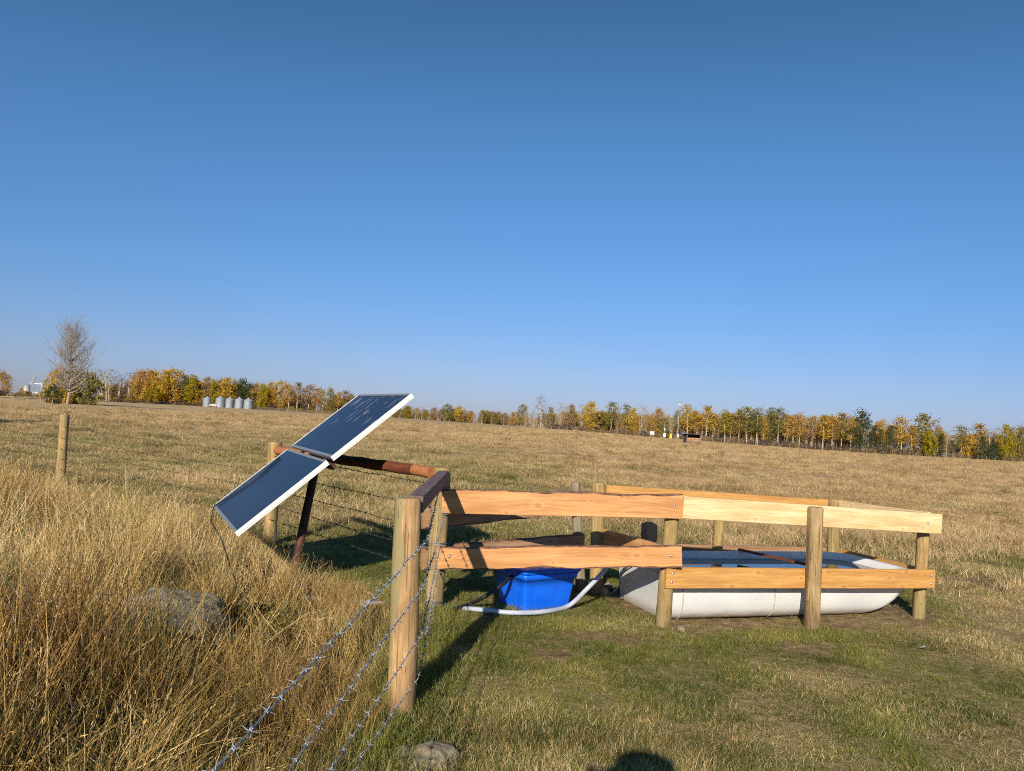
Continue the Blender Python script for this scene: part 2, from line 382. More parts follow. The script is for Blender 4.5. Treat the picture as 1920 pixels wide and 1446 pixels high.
def rock():
    t = NT('lichened_rock'); v, r = t.objvec(); g = t.noise(v, 9, 8, 0.7); g2 = t.noise(v, 2.4, 3, 0.5); g3 = t.noise(v, 30, 4, 0.7)
    col = t.ramp(g, [(0.3, (0.10, 0.078, 0.052)), (0.5, (0.31, 0.255, 0.175)), (0.72, (0.52, 0.46, 0.35))])
    col = t.mix(t.step(g2, 0.5, 0.62), col, t.ramp(g3, [(0.35, (0.15, 0.12, 0.08)), (0.65, (0.36, 0.30, 0.2))]))
    return t.principled(col, 0.95, t.bump(g, 0.9, 0.03), spec=0.2)
M_ROCK = rock()
M_WHITE = simple('white_paint', (0.55, 0.56, 0.57), 0.4, 0, 0.08, 3)
M_DARK = simple('dark_gap', (0.02, 0.02, 0.022), 0.4, 0, 0.2, 3)
M_YELLOW = simple('yellow_paint', (0.72, 0.50, 0.02), 0.5, 0, 0.1, 3)
M_GREYMETAL = simple('grey_metal', (0.30, 0.32, 0.34), 0.5, 0.3, 0.1, 3)
M_OLDWOOD = simple('old_grey_wood', (0.20, 0.165, 0.13), 0.9, 0, 0.35, 3, 0.2)
M_SHED = simple('shed_boards', (0.36, 0.20, 0.10), 0.85, 0, 0.35, 4, 0.2)
M_SHEDROOF = simple('shed_roof', (0.07, 0.052, 0.05), 0.8, 0, 0.3, 3, 0.2)

def leafmat(name, c1, c2, c3, trans=0.38):
    """c1..c3 along each leaf's own random value, shifted a little per plant"""
    t = NT(name); oi = t.n('ObjectInfo'); a = t.n('Attribute', {'attribute_name': 'bl'})
    f = t.math('ADD', t.math('MULTIPLY', a.outputs['Fac'], 0.75), t.math('MULTIPLY', oi.outputs['Random'], 0.25))
    col = t.ramp(f, [(0.1, c1), (0.5, c2), (0.9, c3)])
    d = t.n('BsdfDiffuse', Color=col); tr = t.n('BsdfTranslucent', Color=col)
    mx = t.n('MixShader', _0=trans, _1=d, _2=tr); t.t.links.new(mx.outputs[0], t.out.inputs['Surface'])
    return t.m
L = {
 'gold':   leafmat('leaf_gold', (0.36, 0.22, 0.035), (0.54, 0.35, 0.05), (0.66, 0.46, 0.09)),
 'orange': leafmat('leaf_orange', (0.34, 0.195, 0.05), (0.48, 0.29, 0.07), (0.58, 0.37, 0.11)),
 'tan':    leafmat('leaf_tan', (0.24, 0.165, 0.08), (0.37, 0.25, 0.12), (0.48, 0.33, 0.16)),
 'yellow': leafmat('leaf_yellow', (0.22, 0.17, 0.015), (0.36, 0.28, 0.02), (0.48, 0.38, 0.035)),
 'olive':  leafmat('leaf_olive', (0.18, 0.14, 0.035), (0.30, 0.235, 0.055), (0.42, 0.31, 0.085)),
 'green':  leafmat('leaf_green', (0.15, 0.145, 0.04), (0.25, 0.225, 0.06), (0.36, 0.30, 0.09)),
 'dark':   leafmat('leaf_dark', (0.045, 0.06, 0.026), (0.08, 0.098, 0.04), (0.13, 0.145, 0.055)),
 'grey':   leafmat('leaf_grey', (0.13, 0.11, 0.09), (0.2, 0.165, 0.13), (0.26, 0.21, 0.15)),
 'brown':  leafmat('leaf_brown', (0.13, 0.085, 0.055), (0.2, 0.13, 0.08), (0.28, 0.18, 0.1)),
}
def trunkmat(name, a, b):
    t = NT(name); v, r = t.objvec(); g = t.noise(t.mapv(v, (6, 6, 1.5)), 2, 4, 0.6)
    return t.principled(t.ramp(g, [(0.3, a), (0.65, b)]), 0.9, spec=0.2)
M_ASPENBARK = trunkmat('aspen_bark', (0.24, 0.205, 0.155), (0.5, 0.45, 0.36))
M_DARKBARK = trunkmat('dark_bark', (0.06, 0.045, 0.035), (0.15, 0.12, 0.09))
M_GREYBARK = trunkmat('grey_bark', (0.17, 0.145, 0.12), (0.36, 0.315, 0.265))

# ------------------------------------------------------------------ ground sheet
def zone_green(x, y):
    """how green (0 straw .. 1 green) the short grass is"""
    x = np.asarray(x, float); y = np.asarray(y, float); r = np.hypot(x, y)
    base = 0.84 - 0.56 * sstep(7.0, 17, y + 0.12 * np.abs(x - 1)) - 0.2 * sstep(25, 60, r) - 0.22 * sstep(2.6, 4.6, x) * sstep(4, 6.5, y)
    base = base + 0.22 * sstep(5, -6, x) * sstep(9, 14, y) * (1 - sstep(35, 90, r))
    n = fbm(x / 1.1, y / 1.1, 31) - 0.5; n2 = fbm(x / 6.5, y / 4.0, 37) - 0.5
    k = 1 - 0.45 * sstep(10, 28, r)
    return np.clip(base + n * 1.2 * k + n2 * 0.8 * k, 0, 1)
T_O = Vector((0, 0, 0))  # set below
P1b, P2b, P3b = ground(1242, 1172), ground(1521, 1174.5), ground(1722, 1158)
C_b = ground(812, 1138); A_b = ground(752, 1338); D_b = ground(505, 1022); E_b = ground(113, 914)
t_dir = (P3b - P1b).normalized(); t_ang = math.atan2(t_dir.y, t_dir.x)
t_nrm = Vector((-t_dir.y, t_dir.x, 0))
print('P2 offset', (P2b - P1b).dot(t_nrm), (P2b - P1b).dot(t_dir), (P3b - P1b).length)
T_LEN, T_WID, T_H = 2.80, 1.12, 0.445
T_C = P1b + t_dir * 0.05 + t_nrm * (-0.005 + T_WID / 2) + t_dir * (T_LEN / 2)
def trough_uv(x, y):
    dx = np.asarray(x) - T_C.x; dy = np.asarray(y) - T_C.y
    return dx * t_dir.x + dy * t_dir.y, dx * t_nrm.x + dy * t_nrm.y
def zone_dirt(x, y):
    u, v = trough_uv(x, y)
    d = np.hypot(np.maximum(np.abs(u) - T_LEN / 2 + 0.05, 0), np.maximum(np.abs(v + 0.05) - T_WID / 2 - 0.02, 0))
    n = fbm(np.asarray(x) / 0.35, np.asarray(y) / 0.35, 51)
    a = (1 - sstep(0.02, 0.30, d + (n - 0.5) * 0.5)) * 0.85
    # worn spots in the pasture
    w = sstep(0.66, 0.78, fbm(np.asarray(x) / 1.0, np.asarray(y) / 0.7, 57)) * 0.85
    px = sstep(0.9, 0.0, np.hypot((np.asarray(x) - 0.45) / 0.55, (np.asarray(y) - 5.75) / 0.5)) * sstep(0.35, 0.6, n)
    return np.clip(np.maximum(np.maximum(a, w), px), 0, 1)
rings = np.concatenate([np.geomspace(0.25, 40, 300), np.geomspace(41, 3500, 170)[0:]])
NA = 420
ang = np.linspace(0, 2 * math.pi, NA, endpoint=False)
# finer angular steps in front of the camera
ang = np.sort(np.concatenate([np.linspace(R(40), R(140), 330), np.linspace(R(141), R(399), 120)]))
NA = len(ang)
gx = np.outer(rings, np.cos(ang)).ravel(); gy = np.outer(rings, np.sin(ang)).ravel()
gx = np.append(gx, 0); gy = np.append(gy, 0)
gz = terrain(gx, gy)
i = np.arange(len(rings) - 1)[:, None] * NA; j = np.arange(NA)[None, :]; j2 = (j + 1) % NA
quads = np.stack([i + j, i + NA + j, i + NA + j2, i + j2], -1).reshape(-1, 4)
M_GROUND = None
def ground_mat():
    t = NT('pasture_ground'); pos = t.n('NewGeometry').outputs['Position']
    gr = t.n('Attribute', {'attribute_name': 'green'}).outputs['Fac']; di = t.n('Attribute', {'attribute_name': 'dirt'}).outputs['Fac']
    far = t.n('Attribute', {'attribute_name': 'far'}).outputs['Fac']
    n1 = t.noise(pos, 9, 6, 0.7); n2 = t.noise(t.mapv(pos, (1, 1, 1)), 1.4, 5, 0.65); n3 = t.noise(t.mapv(pos, (0.35, 1, 1)), 0.22, 4, 0.6)
    straw = t.ramp(n2, [(0.28, (0.31, 0.205, 0.09)), (0.5, (0.52, 0.36, 0.17)), (0.72, (0.66, 0.475, 0.245))])
    straw = t.mix(t.math('MULTIPLY', t.step(n3, 0.42, 0.68), 0.4), straw, (0.58, 0.38, 0.22, 1))
    green = t.ramp(n1, [(0.3, (0.12, 0.12, 0.035)), (0.5, (0.22, 0.20, 0.065)), (0.72, (0.38, 0.32, 0.14))])
    shade_fac = t.n('Attribute', {'attribute_name': 'stem_shade'}).outputs['Fac']
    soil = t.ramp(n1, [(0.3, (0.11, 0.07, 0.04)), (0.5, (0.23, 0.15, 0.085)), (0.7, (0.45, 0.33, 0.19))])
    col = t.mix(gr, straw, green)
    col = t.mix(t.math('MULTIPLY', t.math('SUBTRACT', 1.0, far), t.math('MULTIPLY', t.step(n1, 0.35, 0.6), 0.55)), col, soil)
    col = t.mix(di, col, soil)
    col = t.mix(shade_fac, col, t.ramp(n1, [(0.35, (0.018, 0.011, 0.006)), (0.7, (0.06, 0.036, 0.016))]))  # near-black ground between the long stems: dark humus plus shade painted in
    return t.principled(col, 0.95, t.bump(t.math('ADD', n1, n2), 0.8, 0.05), spec=0.1)
M_GROUND = ground_mat()
gr_attr = zone_green(gx, gy); di_attr = zone_dirt(gx, gy)
lf = gx < fence_x(gy); gr_attr[lf] *= 0.3; shade_attr = (lf & (np.hypot(gx, gy) < 18)).astype(float)  # marks the long-grass ground that carries the painted shade of its gaps
me = np_mesh('ground', np.stack([gx, gy, gz], 1), quads, {'green': ('POINT', gr_attr), 'dirt': ('POINT', di_attr), 'stem_shade': ('POINT', shade_attr), 'far': ('POINT', sstep(10, 26, np.hypot(gx, gy)))}, M_GROUND, True)
# close the hub
bm = bmesh.new(); bm.from_mesh(me); bm.verts.ensure_lookup_table()
hub = bm.verts[len(gx) - 1]
for k in range(NA): bm.faces.new((bm.verts[k], bm.verts[(k + 1) % NA], hub))
bm.to_mesh(me); bm.free()
tag(link(bpy.data.objects.new('ground', me)), kind='structure')

# ------------------------------------------------------------------ posts, boards, bolts
def post(p0, p1, r0, r1, mat, parent, seed=0, name='post', square=False, sink=0.25, dome=0.02, label=None):
    p0 = Vector(p0); p1 = Vector(p1); ax = (p1 - p0).normalized(); H = (p1 - p0).length
    M = frame(p0, ax, Vector((0, 1, 0.001)))  # local x along the post
    M = M @ Matrix(((0, 0, 1, 0), (0, 1, 0, 0), (-1, 0, 0, 0), (0, 0, 0, 1)))  # local z along the post
    n = 20; mb = MB(); vs = []; zs = [-sink] + [H * k / 12 for k in range(12)] + [H - dome, H - dome * 0.3, H]
    sc = [1] * (len(zs) - 2) + [0.93, 0.80]
    for k, z in enumerate(zs):
        t = max(0, z / H); r = (r0 + (r1 - r0) * t) * sc[k]
        for j in range(n):
            a = 2 * math.pi * j / n
            w = 1 + 0.13 * mnoise.noise(Vector((math.cos(a) * 1.2 + seed * 7.3, math.sin(a) * 1.2, z * 1.6))) + 0.05 * mnoise.noise(Vector((math.cos(a) * 3 + seed, math.sin(a) * 3, z * 5)))
            c, s = math.cos(a), math.sin(a)
            if square:
                q = (abs(c) ** 5 + abs(s) ** 5) ** (-0.2); c *= q * 0.92; s *= q * 0.92
            bend = 0.012 * math.sin(z * 2.0 + seed)
            vs.append((r * w * c + bend, r * w * s, z))
    fs = [(k * n + j, k * n + (j + 1) % n, (k + 1) * n + (j + 1) % n, (k + 1) * n + j) for k in range(len(zs) - 1) for j in range(n)]
    mb.add(vs, fs, 0, not square); mb.add(vs[-n:], [tuple(range(n))], 0)
    o = mb.build(name, mat, parent, M)
    if label: o['label'] = label
    return o
def board(p0, p1, h, th, mat, parent, seed=0, live_top=0.0, live_bot=0.0, name='board', label=None, bolts=(), tilt=0.0, bow=0.0):
    """p0,p1: centre line ends. Local x along, z up the face, -y towards the viewer's side."""
    p0 = Vector(p0); p1 = Vector(p1); Lg = (p1 - p0).length
    M = frame(p0, p1 - p0) @ Matrix.Rotation(tilt, 4, 'X')
    n = 44; mb = MB(); rows = []
    for k in range(n + 1):
        x = Lg * k / n; s = seed * 13.7
        wt = live_top * (mnoise.noise(Vector((x * 3.1, s, 0))) + 0.5 * mnoise.noise(Vector((x * 9, s, 3)))) + 0.0015 * mnoise.noise(Vector((x * 6, s, 9)))
        wb = live_bot * (mnoise.noise(Vector((x * 2.7, s, 5))) + 0.5 * mnoise.noise(Vector((x * 8, s, 7)))) + 0.0015 * mnoise.noise(Vector((x * 6, s, 12)))
        yb = bow * math.sin(math.pi * k / n)
        zt = h / 2 + wt; zb = -h / 2 + wb; e = 0.004
        lt = 0.012 + 0.012 * mnoise.noise(Vector((x * 7, s, 15))) if live_top else e
        lb = 0.012 + 0.012 * mnoise.noise(Vector((x * 7, s, 18))) if live_bot else e
        f, b = -th / 2 + yb, th / 2 + yb
        rows.append([(x, f, zb + lb), (x, f, zt - lt), (x, f + e, zt), (x, b - e, zt), (x, b, zt - e), (x, b, zb + e), (x, b - e, zb), (x, f + e, zb)])
    vs = [v for r in rows for v in r]
    for k in range(n):
        for j in range(8):
            a, b2 = k * 8 + j, k * 8 + (j + 1) % 8
            m = 0
            if live_top and j in (1, 2, 3): m = 1
            if live_bot and j in (5, 6, 7): m = 1
            mb.add([vs[a], vs[b2], vs[b2 + 8], vs[a + 8]], [(3, 2, 1, 0)], m)
    mb.add(rows[0], [tuple(range(8))], 0); mb.add(rows[-1], [tuple(range(7, -1, -1))], 0)
    o = mb.build(name, [mat, M_BARK], parent, M)
    if label: o['label'] = label
    for bx_, bz in bolts:
        bb = MB(); side = -th / 2
        Mb = Matrix.Translation((bx_ if bx_ >= 0 else Lg + bx_, side, bz)) @ Matrix.Rotation(math.pi / 2, 4, 'X')
        bb.lathe([(0.0, 0.009), (0.007, 0.008), (0.011, 0.003), (0.012, 0.0)], 12, 0, Mb)
        bb.build('bolt', M_BOLT, o, M)
    return o
def front(p, d):  # a point moved d metres towards the camera on the level
    v = Vector((-p.x, -p.y, 0)).normalized(); return Vector(p) + v * d

# ---- plank pen round pump and trough
pen = thing('plank_pen', 'new orange plank pen on round posts around the white trough and blue tub', 'fence', (P1b.x, P1b.y, 0))
B0b, B1b = ground(1089, 1111), ground(1118, 1114)
B3y = P3b.y + 1.2
B3b = at(1565, 1000, B3y); B3b.z = 0
B2b = B1b.lerp(B3b, 0.0); 
# middle back post where its ray crosses the back line
for k in range(200):
    q = B1b.lerp(B3b, k / 199.0); pr = CM.inverted() @ Vector((q.x, q.y, 0.7))
    if 960 + F * pr.x / -pr.z >= 1346: B2b = q; break
def top_at(base, px, py): return at(px, py, base.y)
P1 = post(P1b, top_at(P1b, 1263, 929), 0.068, 0.060, M_POST, pen, 1)
P2 = post(P2b, top_at(P2b, 1530, 951), 0.066, 0.062, M_POST_BROWN, pen, 2, square=True, dome=0.012)
P3 = post(P3b, top_at(P3b, 1734, 968), 0.060, 0.056, M_POST, pen, 3)
B1 = post(B1b, top_at(B1b, 1122, 905), 0.066, 0.062, M_POST, pen, 4)
B0 = post(B0b, top_at(B0b, 1079, 904), 0.052, 0.046, M_POST_GREY, pen, 5, label='thin grey weathered post')
B2 = post(B2b, Vector((B2b.x, B2b.y, 0.98)), 0.055, 0.052, M_POST, pen, 6)
B3 = post(B3b, top_at(B3b, 1563, 936), 0.066, 0.062, M_POST, pen, 7)
C_t = top_at(C_b, 830, 877)
cy = C_b.y
th = 0.04
# front-left boards, C to P1
def fb(px, py, base, d): return at(px, py, base.y - d)
board(fb(829, 940, C_b, 0.11), fb(1280, 950, P1b, 0.10), 0.205, th, M_PLANK, pen, 1, 0.013, 0.0, bolts=((0.12, 0.0), (-0.07, 0.015)))
board(fb(821, 1046, C_b, 0.11), fb(1278, 1043.5, P1b, 0.115), 0.185, th, M_PLANK, pen, 2, 0.010, 0.012, bolts=((0.10, 0.01), (-0.09, 0.01)))
# back boards, from behind C to B0
board(at(791, 971, cy + 0.11), at(1094, 942, B0b.y - 0.07), 0.20, th, M_PLANK_SHADE, pen, 3, 0.0, 0.02, label='shaded board with wavy bark edge')
board(at(790, 1047, cy + 0.11), at(1094, 1020, B0b.y - 0.07), 0.205, th, M_PLANK_SHADE, pen, 4, 0.012, 0.0)
# left end of trough pen, B1 to P1
board(at(1133, 1010, B1b.y - 0.03), at(1250, 1045, P1b.y + 0.09), 0.19, th, M_PLANK, pen, 6)
# near side right
board(fb(1279, 951, P1b, 0.02), fb(1763, 982.5, P3b, 0.09), 0.19, th, M_PLANK_PALE, pen, 7, label='pale cream weathered board', bolts=((-0.17, 0.0),))
board(fb(1247, 1083, P1b, 0.085), fb(1750, 1085.5, P3b, 0.085), 0.178, th, M_PLANK_AMBER, pen, 8, bolts=((0.06, 0.04), (0.055, -0.035), (-0.05, 0.03), (-0.05, -0.04)))
# back side
board(at(1136, 926, B1b.y - 0.02), at(1550, 952, B3b.y - 0.09), 0.18, th, M_PLANK_AMBER, pen, 9)
board(at(1136, 1034, B1b.y + 0.08), at(1556, 1042, B3b.y + 0.07), 0.18, th, M_PLANK_SHADE, pen, 10)
# right end
board(at(1572, 953, B3b.y + 0.0), at(1742, 978, P3b.y + 0.06), 0.18, th, M_PLANK_PALE, pen, 11)
board(at(1573, 1044, B3b.y + 0.0), at(1738, 1085, P3b.y + 0.06), 0.18, th, M_PLANK_AMBER, pen, 12)

# ---- short black post standing by the left end of the trough
kb = ground(1212, 1096)
kt = at(1211, 979, kb.y)
kp = thing('stub_post', 'short square black post behind the left end of the trough', 'post', (kb.x, kb.y, 0))
mb = MB(); hh = kt.z
mb.bx(-0.066, 0.066, -0.06, 0.06, -0.2, hh - 0.022, 0, 0.006)
mb.add([(-0.064, -0.058, hh - 0.024), (0.064, -0.058, hh - 0.024), (0.064, 0.058, hh - 0.024), (-0.064, 0.058, hh - 0.024), (-0.03, -0.03, hh), (0.03, -0.03, hh), (0.03, 0.03, hh), (-0.03, 0.03, hh)],
       [(0, 1, 5, 4), (1, 2, 6, 5), (2, 3, 7, 6), (3, 0, 4, 7), (4, 5, 6, 7)], 0)
mb.build('post', M_POST_BLACK, kp, Matrix.Translation((kb.x, kb.y, 0)) @ Matrix.Rotation(t_ang, 4, 'Z'))

# ---- trough
tr = thing('water_trough', 'big white plastic water trough inside the plank pen', 'trough', (T_C.x, T_C.y, 0))
TM = Matrix.Translation((T_C.x, T_C.y, 0)) @ Matrix.Rotation(t_ang, 4, 'Z')
def ring_pts(z, inl, inr, inn, inf, r, n=10, rr=None):
    x0, x1, y0, y1 = -T_LEN / 2 + inl, T_LEN / 2 - inr, -T_WID / 2 + inn, T_WID / 2 - inf
    r = min(r, (x1 - x0) / 2.1, (y1 - y0) / 2.1); q = min(r + 0.13, (y1 - y0) / 2.1); out = []
    for cx_, cy_, a0, r in ((x1 - q, y1 - q, 0, q), (x0 + r, y1 - r, 90, r), (x0 + r, y0 + r, 180, r), (x1 - q, y0 + q, 270, q)):
        for k in range(n + 1):
            a = R(a0 + 90 * k / n); out.append((cx_ + r * math.cos(a), cy_ + r * math.sin(a), z))
    return out
def shell_prof(z):
    u = max(0.0, 1 - z / T_H)            # 0 at the rim, 1 at the floor
    circ = 1 - math.sqrt(max(0, 1 - u * u))
    return (0.025 + 0.03 * u, 0.03 + 0.54 * circ, 0.03 + 0.02 * u + 0.17 * circ ** 1.6, 0.03 + 0.05 * u)
mb = MB(); rr = []
zs = [0.0, 0.008, 0.02, 0.04, 0.07, 0.11, 0.16, 0.22, 0.29, 0.37, 0.44, T_H - 0.035]
for z in zs:
    p = shell_prof(z); rr.append(ring_pts(z, *p, 0.05))
rr.append(ring_pts(T_H - 0.035, 0, 0, 0, 0, 0.11)); rr.append(ring_pts(T_H - 0.006, -0.002, -0.002, -0.002, -0.002, 0.11)); rr.append(ring_pts(T_H, 0.008, 0.008, 0.008, 0.008, 0.10))
rr.append(ring_pts(T_H, 0.05, 0.05, 0.05, 0.05, 0.08)); rr.append(ring_pts(T_H - 0.01, 0.06, 0.06, 0.06, 0.06, 0.08))
for z in (0.39, 0.3, 0.2, 0.1, 0.05):
    p = shell_prof(z); rr.append(ring_pts(z, p[0] + 0.05, p[1] + 0.055, p[2] + 0.05, p[3] + 0.05, 0.06))
n = len(rr[0]); vs = [v for r_ in rr for v in r_]
mb.add(vs, [(k * n + j, k * n + (j + 1) % n, (k + 1) * n + (j + 1) % n, (k + 1) * n + j) for k in range(len(rr) - 1) for j in range(n)], 0, True)
mb.add(rr[0], [tuple(range(n - 1, -1, -1))], 0); mb.add(rr[-1], [tuple(range(n))], 0)
shell = mb.build('tank_shell', M_TROUGH, tr, TM)
def seam(u):
    m2 = MB(); pts = []
    for z in np.linspace(T_H - 0.04, 0.006, 18):
        p = shell_prof(z); pts.append((u + 0.05 * (1 - z / T_H), -T_WID / 2 + p[2] - 0.001, z))
    m2.tube(pts, 0.006, 6); return m2.build('moulding_seam', M_SEAM, shell, TM)
seam(-0.30); seam(-1.26)
# corner flange at the near left edge
m2 = MB()
pts = [(-T_LEN / 2 + 0.05 + shell_prof(z)[0] * 0.6, -T_WID / 2 + shell_prof(z)[2] + 0.02, z) for z in np.linspace(T_H - 0.05, 0.01, 14)]
m2.tube(pts, 0.02, 8); m2.build('corner_flange', M_TROUGH, shell, TM)
for k in range(9):
    m2 = MB(); x = -T_LEN / 2 + 0.2 + k * 0.31
    m2.lathe([(0.0, 0.01), (0.012, 0.008), (0.014, 0.0)], 10, 0, Matrix.Translation((x, T_WID / 2 - 0.062, T_H - 0.04)) @ Matrix.Rotation(math.pi / 2, 4, 'X'))
    m2.build('bolt', M_DARK, shell, TM)
# drain plug on the left end
m2 = MB(); m2.lathe([(0.035, 0), (0.035, 0.03), (0.02, 0.035), (0.018, 0.07), (0, 0.07)], 12, 0, Matrix.Translation((-T_LEN / 2 + 0.13, -0.33, 0.09)) @ Matrix.Rotation(-math.pi / 2, 4, 'Y'))
m2.build('drain_plug', M_BLACK, tr, TM)
# water
WZ = T_H - 0.065; p = shell_prof(WZ); wr = ring_pts(WZ, p[0] + 0.045, p[1] + 0.045, p[2] + 0.045, p[3] + 0.045, 0.06)
mb = MB(); mb.add(wr, [tuple(range(len(wr)))], 0); tag(mb.build('water', M_WATER, None, TM), kind='structure')
# plank lying across the trough
q0 = at(1423, 1029, B1b.y + 0.62); q0 = Vector((*(TM @ Vector((0.06, T_WID / 2 - 0.03, 0)))[:2], T_H + 0.02))
q1 = Vector((*(TM @ Vector((0.32, -T_WID / 2 + 0.03, 0)))[:2], T_H + 0.016))
st_ = thing('wooden_stake', 'narrow dark brown stake laid slanting over the trough water', 'stake', (q0.x, q0.y, T_H))
mb = MB(); mb.box(frame((q0 + q1) / 2, q1 - q0), (q1 - q0).length, 0.03, 0.024, 0, 0.003); mb.build('stake', M_RAIL_BROWN, st_)

# ---- blue tub
tb0, tb1, tb2 = ground(983, 1146), ground(1073, 1137), ground(921, 1136)
ex = (tb1 - tb0).normalized(); ey = Vector((-ex.y, ex.x, 0))
LX, LY, HB = 0.50, 0.42, 0.345
tub = thing('storage_tub', 'bright blue plastic storage tub with lid on the grass by the hoses', 'storage tub', tb0)
BM_ = Matrix((ex, ey, Vector((0, 0, 1)))).transposed().to_4x4(); BM_.translation = tb0
def rrect(x0, x1, y0, y1, z, r, n=6):
    out = []
    for cx_, cy_, a0 in ((x1 - r, y1 - r, 0), (x0 + r, y1 - r, 90), (x0 + r, y0 + r, 180), (x1 - r, y0 + r, 270)):
        for k in range(n + 1):
            a = R(a0 + 90 * k / n); out.append((cx_ + r * math.cos(a), cy_ + r * math.sin(a), z))
    return out
def loft(mb, rr, smooth=True, cap0=True, cap1=True):
    n = len(rr[0])
    mb.add([v for r_ in rr for v in r_], [(k * n + j, k * n + (j + 1) % n, (k + 1) * n + (j + 1) % n, (k + 1) * n + j) for k in range(len(rr) - 1) for j in range(n)], 0, smooth)
    if cap0: mb.add(rr[0], [tuple(range(n - 1, -1, -1))])
    if cap1: mb.add(rr[-1], [tuple(range(n))])
fl = 0.045
def tubring(z, o=0.0, r=0.03):
    f = fl * z / HB; return rrect(-f - o, LX + f + o, -f - o, LY + f + o, z, r)
mb = MB(); loft(mb, [tubring(-0.02), tubring(0.0, 0.0), tubring(0.1), tubring(0.2), tubring(HB - 0.075), tubring(HB - 0.074, 0.012), tubring(HB - 0.02, 0.016), tubring(HB - 0.018, 0.004), tubring(HB - 0.006, 0.004)])
tbody = mb.build('tub_body', M_BLUE, tub, BM_)
mb = MB(); loft(mb, [tubring(HB - 0.016, 0.024, 0.035), tubring(HB - 0.014, 0.03, 0.035), tubring(HB + 0.012, 0.03, 0.035), tubring(HB + 0.022, 0.02, 0.03), tubring(HB + 0.022, -0.02, 0.03), tubring(HB + 0.014, -0.03, 0.03)])
mb.build('lid', M_BLUE, tub, BM_)

# ---- hoses
def hose(name, label, cat, pts, r, mat, n=12, sub=6):
    pts = [Vector(p) for p in pts]; out = []
    for k in range(len(pts) - 1):
        a, b, c, d = pts[max(k - 1, 0)], pts[k], pts[k + 1], pts[min(k + 2, len(pts) - 1)]
        for q in range(sub):
            t = q / sub
            out.append(0.5 * ((2 * b) + (c - a) * t + (2 * a - 5 * b + 4 * c - d) * t * t + (3 * b - a - 3 * c + d) * t ** 3))
    out.append(pts[-1])
    mb = MB(); mb.tube(out, r, n); o = mb.build(name, mat); return tag(o, label, cat)
g = lambda px, py, h=0.03: ground(px, py, h)
trl = TM @ Vector((-T_LEN / 2 + 0.04, 0.12, T_H + 0.03))
hose('water_pipe', 'pale white plastic pipe curving from the grass past the blue tub up to the trough', 'pipe',
     [g(560, 1120, 0.0), g(640, 1126, 0.015), g(705, 1131, 0.005), g(735, 1134, -0.03), g(790, 1142, -0.06), g(845, 1142, -0.03), g(885, 1142, 0.02), g(915, 1145, 0.03), g(962, 1149, 0.035), g(1020, 1147, 0.035), g(1066, 1136, 0.04), at(1100, 1105, 7.05), at(1128, 1076, 7.15), at(1148, 1055, 7.2), trl], 0.021, M_PVC)
hose('black_hose', 'thick black hose running from the grass up into the blue tub', 'hose',
     [g(851, 1142, 0.02), g(880, 1133, 0.03), at(905, 1121, 6.85), at(940, 1098, 6.9), at(963, 1079, BM_.translation.y + 0.12), BM_ @ Vector((0.0, 0.14, HB - 0.10))], 0.017, M_BLACK)
hose('power_cord', 'thin black cord hanging at the left end of the trough', 'cord',
     [TM @ Vector((-T_LEN / 2 - 0.01, -0.05, T_H)), at(1168, 1075, 7.0), at(1160, 1098, 7.0), at(1146, 1113, 7.05), g(1128, 1118, 0.02)], 0.005, M_BLACK, 6)

# ---- solar panels
SD = Vector((-0.443, 0.896, 0)).normalized()
sperp = Vector((SD.y, -SD.x, 0)); TILT = R(41)
LD = sperp * math.cos(TILT) + Vector((0, 0, 1)) * math.sin(TILT)
HN = at(616, 860, 6.75)               # near end of the gap between the panels
PW = 1.78
ND = SD.cross(LD); ND = ND if ND.z > 0 else -ND
sp_base = ground(541, 1120)
arr = thing('solar_array', 'pair of tilted dark blue solar panels with white edges on a leaning rusty post', 'solar panels', (sp_base.x, sp_base.y, 0))
def panel(l0, l1, lab):
    M = Matrix((SD, LD, ND)).transposed().to_4x4(); M.translation = HN
    mb = MB(); w = 0.028; t = 0.034; e = 0.011
    mb.bx(0, e, l0, l1, -t, 0, 0, 0.002)                      # near edge, white
    mb.bx(PW - e, PW, l0, l1, -t, 0, 0, 0.002)
    mb.bx(e, PW - e, l0, l0 + w, -t, -0.001, 1, 0.002); mb.bx(e, PW - e, l1 - w, l1, -t, -0.001, 1, 0.002)
    # back lip of the profile
    mb.bx(0.002, 0.012, l0, l1, -t - 0.012, -t, 0)
    p = MB(); p.bx(e - 0.003, PW - e + 0.003, l0 + w - 0.003, l1 - w + 0.003, -0.012, -0.004)
    gl = p.build('panel_glass', M_PV_DIRTY if l0 > 0 else M_PV, arr, M); gl['label'] = lab
    mb.build('panel_frame', [M_ALU, M_ALU_GREY], gl, M)
    return M, gl
PM, up_gl = panel(0.022, 0.94, 'upper solar panel with mud and bird droppings')
_, lo_gl = panel(-0.96, -0.022, 'lower solar panel with a black cable on it')
